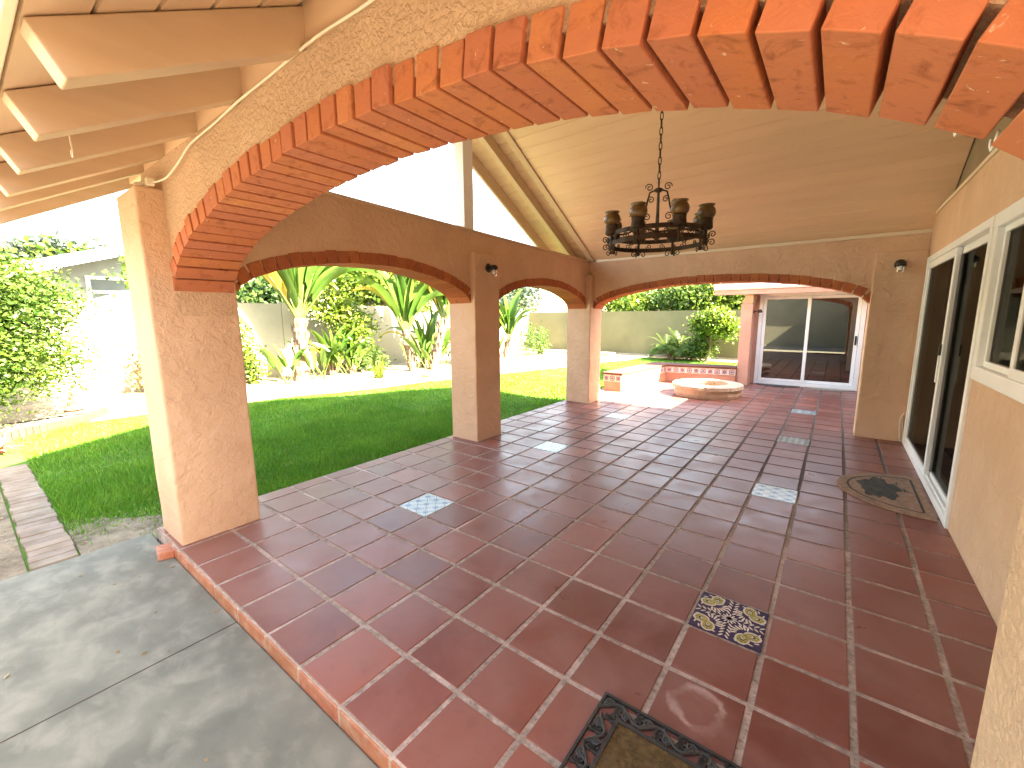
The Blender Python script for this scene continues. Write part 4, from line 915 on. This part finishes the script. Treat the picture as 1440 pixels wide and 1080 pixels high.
strelitzia('leaning twin trunk bird of paradise palm beside the middle left pillar', (-8.0,7.7,0), [(0,-.35,1.2,(-.1,-.15),.10),(.15,.25,1.5,(.1,.45),.12)], 17, 1.8, .48, G, 1, 8, facing=1.2)
strelitzia('leafy bird of paradise clump seen through the narrow left arch', (-8.6,11.6,0), [(0,0,.7,(0,.05),.10),(.3,.5,.8,(.1,.1),.09)], 10, 1.25, .45, G, 0, 13, facing=1.0)

strelitzia('low broad leaved clump at the wall foot right of the thick palm trunk', (-8.9,5.35,0), [(0,0,.12,(0,.03),.07),(.1,.5,.1,(0,.03),.06)], 9, 1.0, .30, None, 1, 21, facing=1.2)
strelitzia('broad leaved clump leaning beside the twin palm trunks near the middle pillar', (-8.6,8.7,0), [(0,0,.2,(0,.03),.08),(.1,-.5,.1,(0,.03),.06)], 10, 1.25, .30, None, 1, 27, facing=1.2)
plant('shrub', 'large bright green broad shrub at the left edge of the garden', 'shrub', (-8.1,-.75,0), [(0,0,1.5,.85,.8,.75),(.3,.45,1.75,.75,.7,.6),(-.1,.2,2.2,.7,.8,.5),(.2,.6,1.0,.75,.7,.5),(.3,-.3,.6,.8,.8,.6),(.1,.95,1.85,.5,.5,.35)], 17000, .075, .022, 'leaf_bright', .05, second=('leaf_mid',.7))
plant('shrub', 'thin tan leaved shrub against the sunny wall left of the front pillar', 'shrub', (-9.45,1.75,0), [(0,0,.5,.3,.4,.4),(.05,.15,.8,.25,.35,.3)], 1100, .09, .035, 'leaf_tan', .02)
plant('shrub', 'slender lime green climbing shrub on the wall just left of the front pillar', 'shrub', (-9.6,2.0,0), [(0,.1,1.35,.2,.35,.4),(0,.1,.9,.2,.3,.35)], 1000, .09, .032, 'leaf_lime', .02)
plant('shrub', 'lime green shrub beside the front left pillar under the wide arch', 'shrub', (-9.3,3.15,0), [(0,0,.75,.35,.5,.55),(.1,.1,.35,.35,.5,.35),(0,-.1,1.2,.25,.35,.3)], 2400, .10, .034, 'leaf_lime', .025, second=('leaf_mid',.35))
plant('shrub', 'open branching lime green shrub between the two tall palms', 'shrub', (-9.1,5.9,0), [(0,0,1.55,.4,.75,.32),(.1,.5,1.35,.35,.5,.25),(0,-.4,1.9,.35,.5,.3),(.1,.2,1.0,.3,.4,.2)], 1900, .15, .035, 'leaf_lime', .03, clump=.16)
plant('shrub', 'low leafy shrub at the wall foot between the palms', 'shrub', (-8.9,6.3,0), [(0,0,.45,.3,.45,.35),(0,.4,.3,.3,.4,.3)], 900, .13, .035, 'leaf_mid', .02)
plant('shrub', 'yellow green rounded shrub seen just past the middle left pillar', 'shrub', (-7.9,9.8,0), [(0,0,.5,.5,.6,.55),(.1,.3,.9,.4,.45,.4)], 2400, .09, .032, 'leaf_lime', .03, second=('leaf_bright',.5))
plant('shrub', 'pale thin shrub by the far left corner of the lawn', 'shrub', (-7.9,12.9,0), [(0,0,.6,.5,.8,.6),(.2,.7,.5,.4,.6,.45)], 1500, .14, .018, 'leaf_mid', .03, up=.7)
# strappy tufts
def tuft(label, base, n, L, mat, seed, wd=.02, spread=.8, name='strappy_plant', cat='plant', group=None):
    t = thing(name, label, cat, base, group); r = random.Random(seed); m = MB()
    for k in range(n):
        a = r.uniform(0,6.28); e = r.uniform(.15,1)*spread; l = L*r.uniform(.6,1.1); d = Vector((math.cos(a)*e, math.sin(a)*e, 1)).normalized(); p = Vector((r.uniform(-.08,.08),r.uniform(-.08,.08),-.05)); s = Vector((-math.sin(a),math.cos(a),0)); vs = []
        for q in range(6):
            wv = wd*(1-q/5)**.7+.001; vs += [p+s*wv, p-s*wv]; d = (d+Vector((0,0,-.16*e*2))).normalized(); p = p+d*l/5
        m.add(vs, [(2*i,2*i+1,2*i+3,2*i+2) for i in range(5)])
    m.build('leaves', mat, t); return t
tuft('spiky green tuft at the bed edge between the two tall palms', (-7.75,6.0,0), 60, .55, 'leaf_lime', 1, .016)
tuft('pale spiky tuft right at the foot of the twin trunk palm', (-7.05,6.95,-.05), 40, .3, 'leaf_tan', 2, .012)
tuft('pink and green rosette plant at the brick edging, far left', (-6.4,-.62,-.05), 26, .34, 'leaf_pink', 3, .035, .9, 'rosette_plant')
tuft('tall strappy plant in the far left corner near the narrow arch pillar', (-7.9,13.9,0), 70, 1.2, 'leaf_mid', 4, .02, .6)
tuft('small green spiky plant at the bed edge behind the front pillar', (-7.7,2.1,0), 30, .35, 'leaf_mid', 5, .015)
# feathery palms at the far wall
def feather(label, base, nf, L, seed, trunks, mat='leaf_bright'):
    t = thing('pygmy_palm', label, 'palm', base); r = random.Random(seed)
    tm = MB(); fm = MB(); rm = MB()
    for (tx,ty,h) in trunks:
        tm.tube([(0,0,-.1),(tx*.6,ty*.6,h*.5),(tx,ty,h)], [.09,.075,.08], 8)
        for k in range(nf):
            a = r.uniform(0,6.28); e = r.uniform(.25,1.2); d = Vector((math.cos(a)*e,math.sin(a)*e,1)).normalized(); p = Vector((tx,ty,h)); rach = [p.copy()]; l = L*r.uniform(.8,1.1)
            for q in range(10): d = (d+Vector((0,0,-.14*(.5+e)))).normalized(); p = p+d*l/10; rach.append(p.copy())
            rm.tube(rach, [.012*(1-.09*q) for q in range(11)], 4)
            s = Vector((-math.sin(a),math.cos(a),0))
            for q in range(1,11):
                for sub in (0,.5):
                    c = rach[q-1].lerp(rach[q], sub); ax = (rach[q]-rach[q-1]).normalized()
                    for sg in (-1,1):
                        le = (s*sg*.9+ax*.6+Vector((0,0,-.1+r.uniform(-.15,.15)))).normalized()*.26*math.sin(.35+2.5*q/11); wv = ax*.012
                        fm.add([c-wv, c+wv, c+le*.6+wv*.7-Vector((0,0,.01)), c+le], [(0,1,2,3)])
    tm.build('trunk', 'bark', t, smooth=True); fm.build('frond', mat, t); rm.build('frond_rib', 'stalk', t); return t
feather('feathery pygmy palm with two short stems at the far olive wall', (-3.0,15.3,0), 26, .85, 5, [(-.22,0,.28),(.22,.05,.36)])
plant('shrub', 'small mid green shrub between the pygmy palm and the lemon tree', 'shrub', (-1.95,15.2,0), [(0,0,.40,.36,.35,.34),(.1,0,.68,.22,.25,.2),(-.35,.1,.3,.28,.3,.22)], 2200, .09, .034, 'leaf_mid', .03, second=('leaf_lime',.4))
plant('citrus_tree', 'small round bright citrus tree with a leaning trunk before the far wall', 'tree', (-1.8,15.0,0), [(.25,0,1.27,.50,.5,.26),(-.12,0,1.18,.34,.4,.22),(.58,0,1.12,.36,.4,.25),(.28,0,1.48,.34,.4,.18)], 5200, .10, .038, 'leaf_lime', .06, second=('leaf_bright',.5))
# trees beyond the walls
GT = 'trees beyond the garden walls'
def tree(label, base, h, rr, mat, n, L, sec=None, seed=0, flat=.8):
    r = random.Random(seed); bl = []
    for k in range(9): bl.append((r.uniform(-.75,.75)*rr, r.uniform(-.75,.75)*rr, h-rr*flat+r.uniform(-.6,.65)*rr*flat, rr*r.uniform(.4,.65), rr*r.uniform(.4,.65), rr*flat*r.uniform(.4,.6)))
    return plant('tree', label, 'tree', base, bl, n, L, L*.36, mat, .12, GT, second=sec, clump=.2)
tree('dark green dense tree behind the wall next to the front left pillar', (-12.3,5.2,0), 3.3, 1.5, 'leaf_dark', 7000, .17, ('leaf_mid',.3), 1)
tree('bright light green tree rising behind the wall between the tall palms', (-13,9.6,0), 4.0, 1.6, 'leaf_bright', 6500, .18, ('leaf_lime',.5), 2)
tree('green tree in front of the neighbour house by the left wall', (-12.0,3.15,0), 3.1, .75, 'leaf_bright', 3800, .14, ('leaf_lime',.5), 3)
tree('blue green tree behind the wall seen at the top of the narrow arch', (-13.5,18,0), 3.6, 2.0, 'leaf_blue', 5500, .2, ('leaf_mid',.4), 4)
tree('bright broad tree behind the left end of the far wall', (-5.6,18.4,0), 2.9, 1.5, 'leaf_bright', 5500, .16, ('leaf_lime',.5), 5)
tree('dark toned tree behind the middle of the far wall', (-3.7,18.0,0), 2.9, 1.3, 'leaf_mid', 5500, .15, ('leaf_bright',.4), 6)
tree('lime green tree behind the far wall left of the citrus tree', (-2.0,18.6,0), 3.3, 1.5, 'leaf_lime', 6000, .15, ('leaf_bright',.6), 7)
tree('light green tree behind the far wall beside the wing roof', (-.1,18.2,0), 2.9, 1.4, 'leaf_bright', 5000, .15, ('leaf_tan',.25), 8)
tree('pale distant tree above the neighbour roof', (-36,4.2,0), 6.6, 2.2, 'leaf_blue', 4500, .5, ('leaf_bright',.3), 9)
tree('tall bright tree far off beyond the left wall between palms', (-20,16,0), 5.2, 2.6, 'leaf_bright', 5000, .3, ('leaf_lime',.4), 10)

# neighbour house and pole
NH = thing('neighbour_house', 'pale blue grey neighbour house with white gable roof edge beyond the left wall', 'house', (-15,3,0))
def nh(m, *a, **k): m.v = [(x+15, y-3, z) for x,y,z in m.v]; return m.build(*a, **k)
zn = lambda y: 2.72+.33*(y-.6)
yr = 6.5
nh(MB().hexa([(-15,.9,-.2),(-22,.9,-.2),(-22,yr,-.2),(-15,yr,-.2),(-15,.9,zn(.9)-.004),(-22,.9,zn(.9)-.004),(-22,yr,zn(yr)-.004),(-15,yr,zn(yr)-.004)]), 'wall', 'nwall', NH)
m = MB(); m.hexa([(-13.9,.1,zn(.1)),(-22,.1,zn(.1)),(-22,yr,zn(yr)),(-13.9,yr,zn(yr)),(-13.9,.1,zn(.1)+.12),(-22,.1,zn(.1)+.12),(-22,yr,zn(yr)+.12),(-13.9,yr,zn(yr)+.12)])
m.hexa([(-13.9,yr,zn(yr)),(-22,yr,zn(yr)),(-22,yr+6,zn(.5)),(-13.9,yr+6,zn(.5)),(-13.9,yr,zn(yr)+.12),(-22,yr,zn(yr)+.12),(-22,yr+6,zn(.5)+.12),(-13.9,yr+6,zn(.5)+.12)])
nh(m, 'roof', 'creamtrim', NH)
nh(MB().hexa([(-13.9,.05,zn(.05)-.06),(-13.85,.05,zn(.05)-.06),(-13.85,yr,zn(yr)-.06),(-13.9,yr,zn(yr)-.06),(-13.9,.05,zn(.05)+.22),(-13.85,.05,zn(.05)+.22),(-13.85,yr,zn(yr)+.22),(-13.9,yr,zn(yr)+.22)]), 'barge_board', 'white', NH)
wf = nh(frame_boxes(MB(), fy, 1.75, 3.3, 1.5, 2.75, .09, -14.93, -14.98), 'window', 'white', NH)
MB().box(.03,.035,-1.16,.21,1.59,2.66).build('pane', 'npane', wf)
MB().box(.04,.06,-1.16,.21,2.28,2.36).box(.04,.06,-.52,-.48,1.59,2.279).build('glazing_bar', 'white', wf)
up_ = thing('utility_pole', 'thin grey utility pole above the neighbour roof', 'utility pole', (-30,5.3,0))
MB().tube([(0,0,-.2),(0,0,6.6)], [.13,.10], 8).build('pole', 'bark', up_, smooth=True)
MB().box(-.05,.05,-.7,.7,6.1,6.2).build('cross_arm', 'bark', up_)
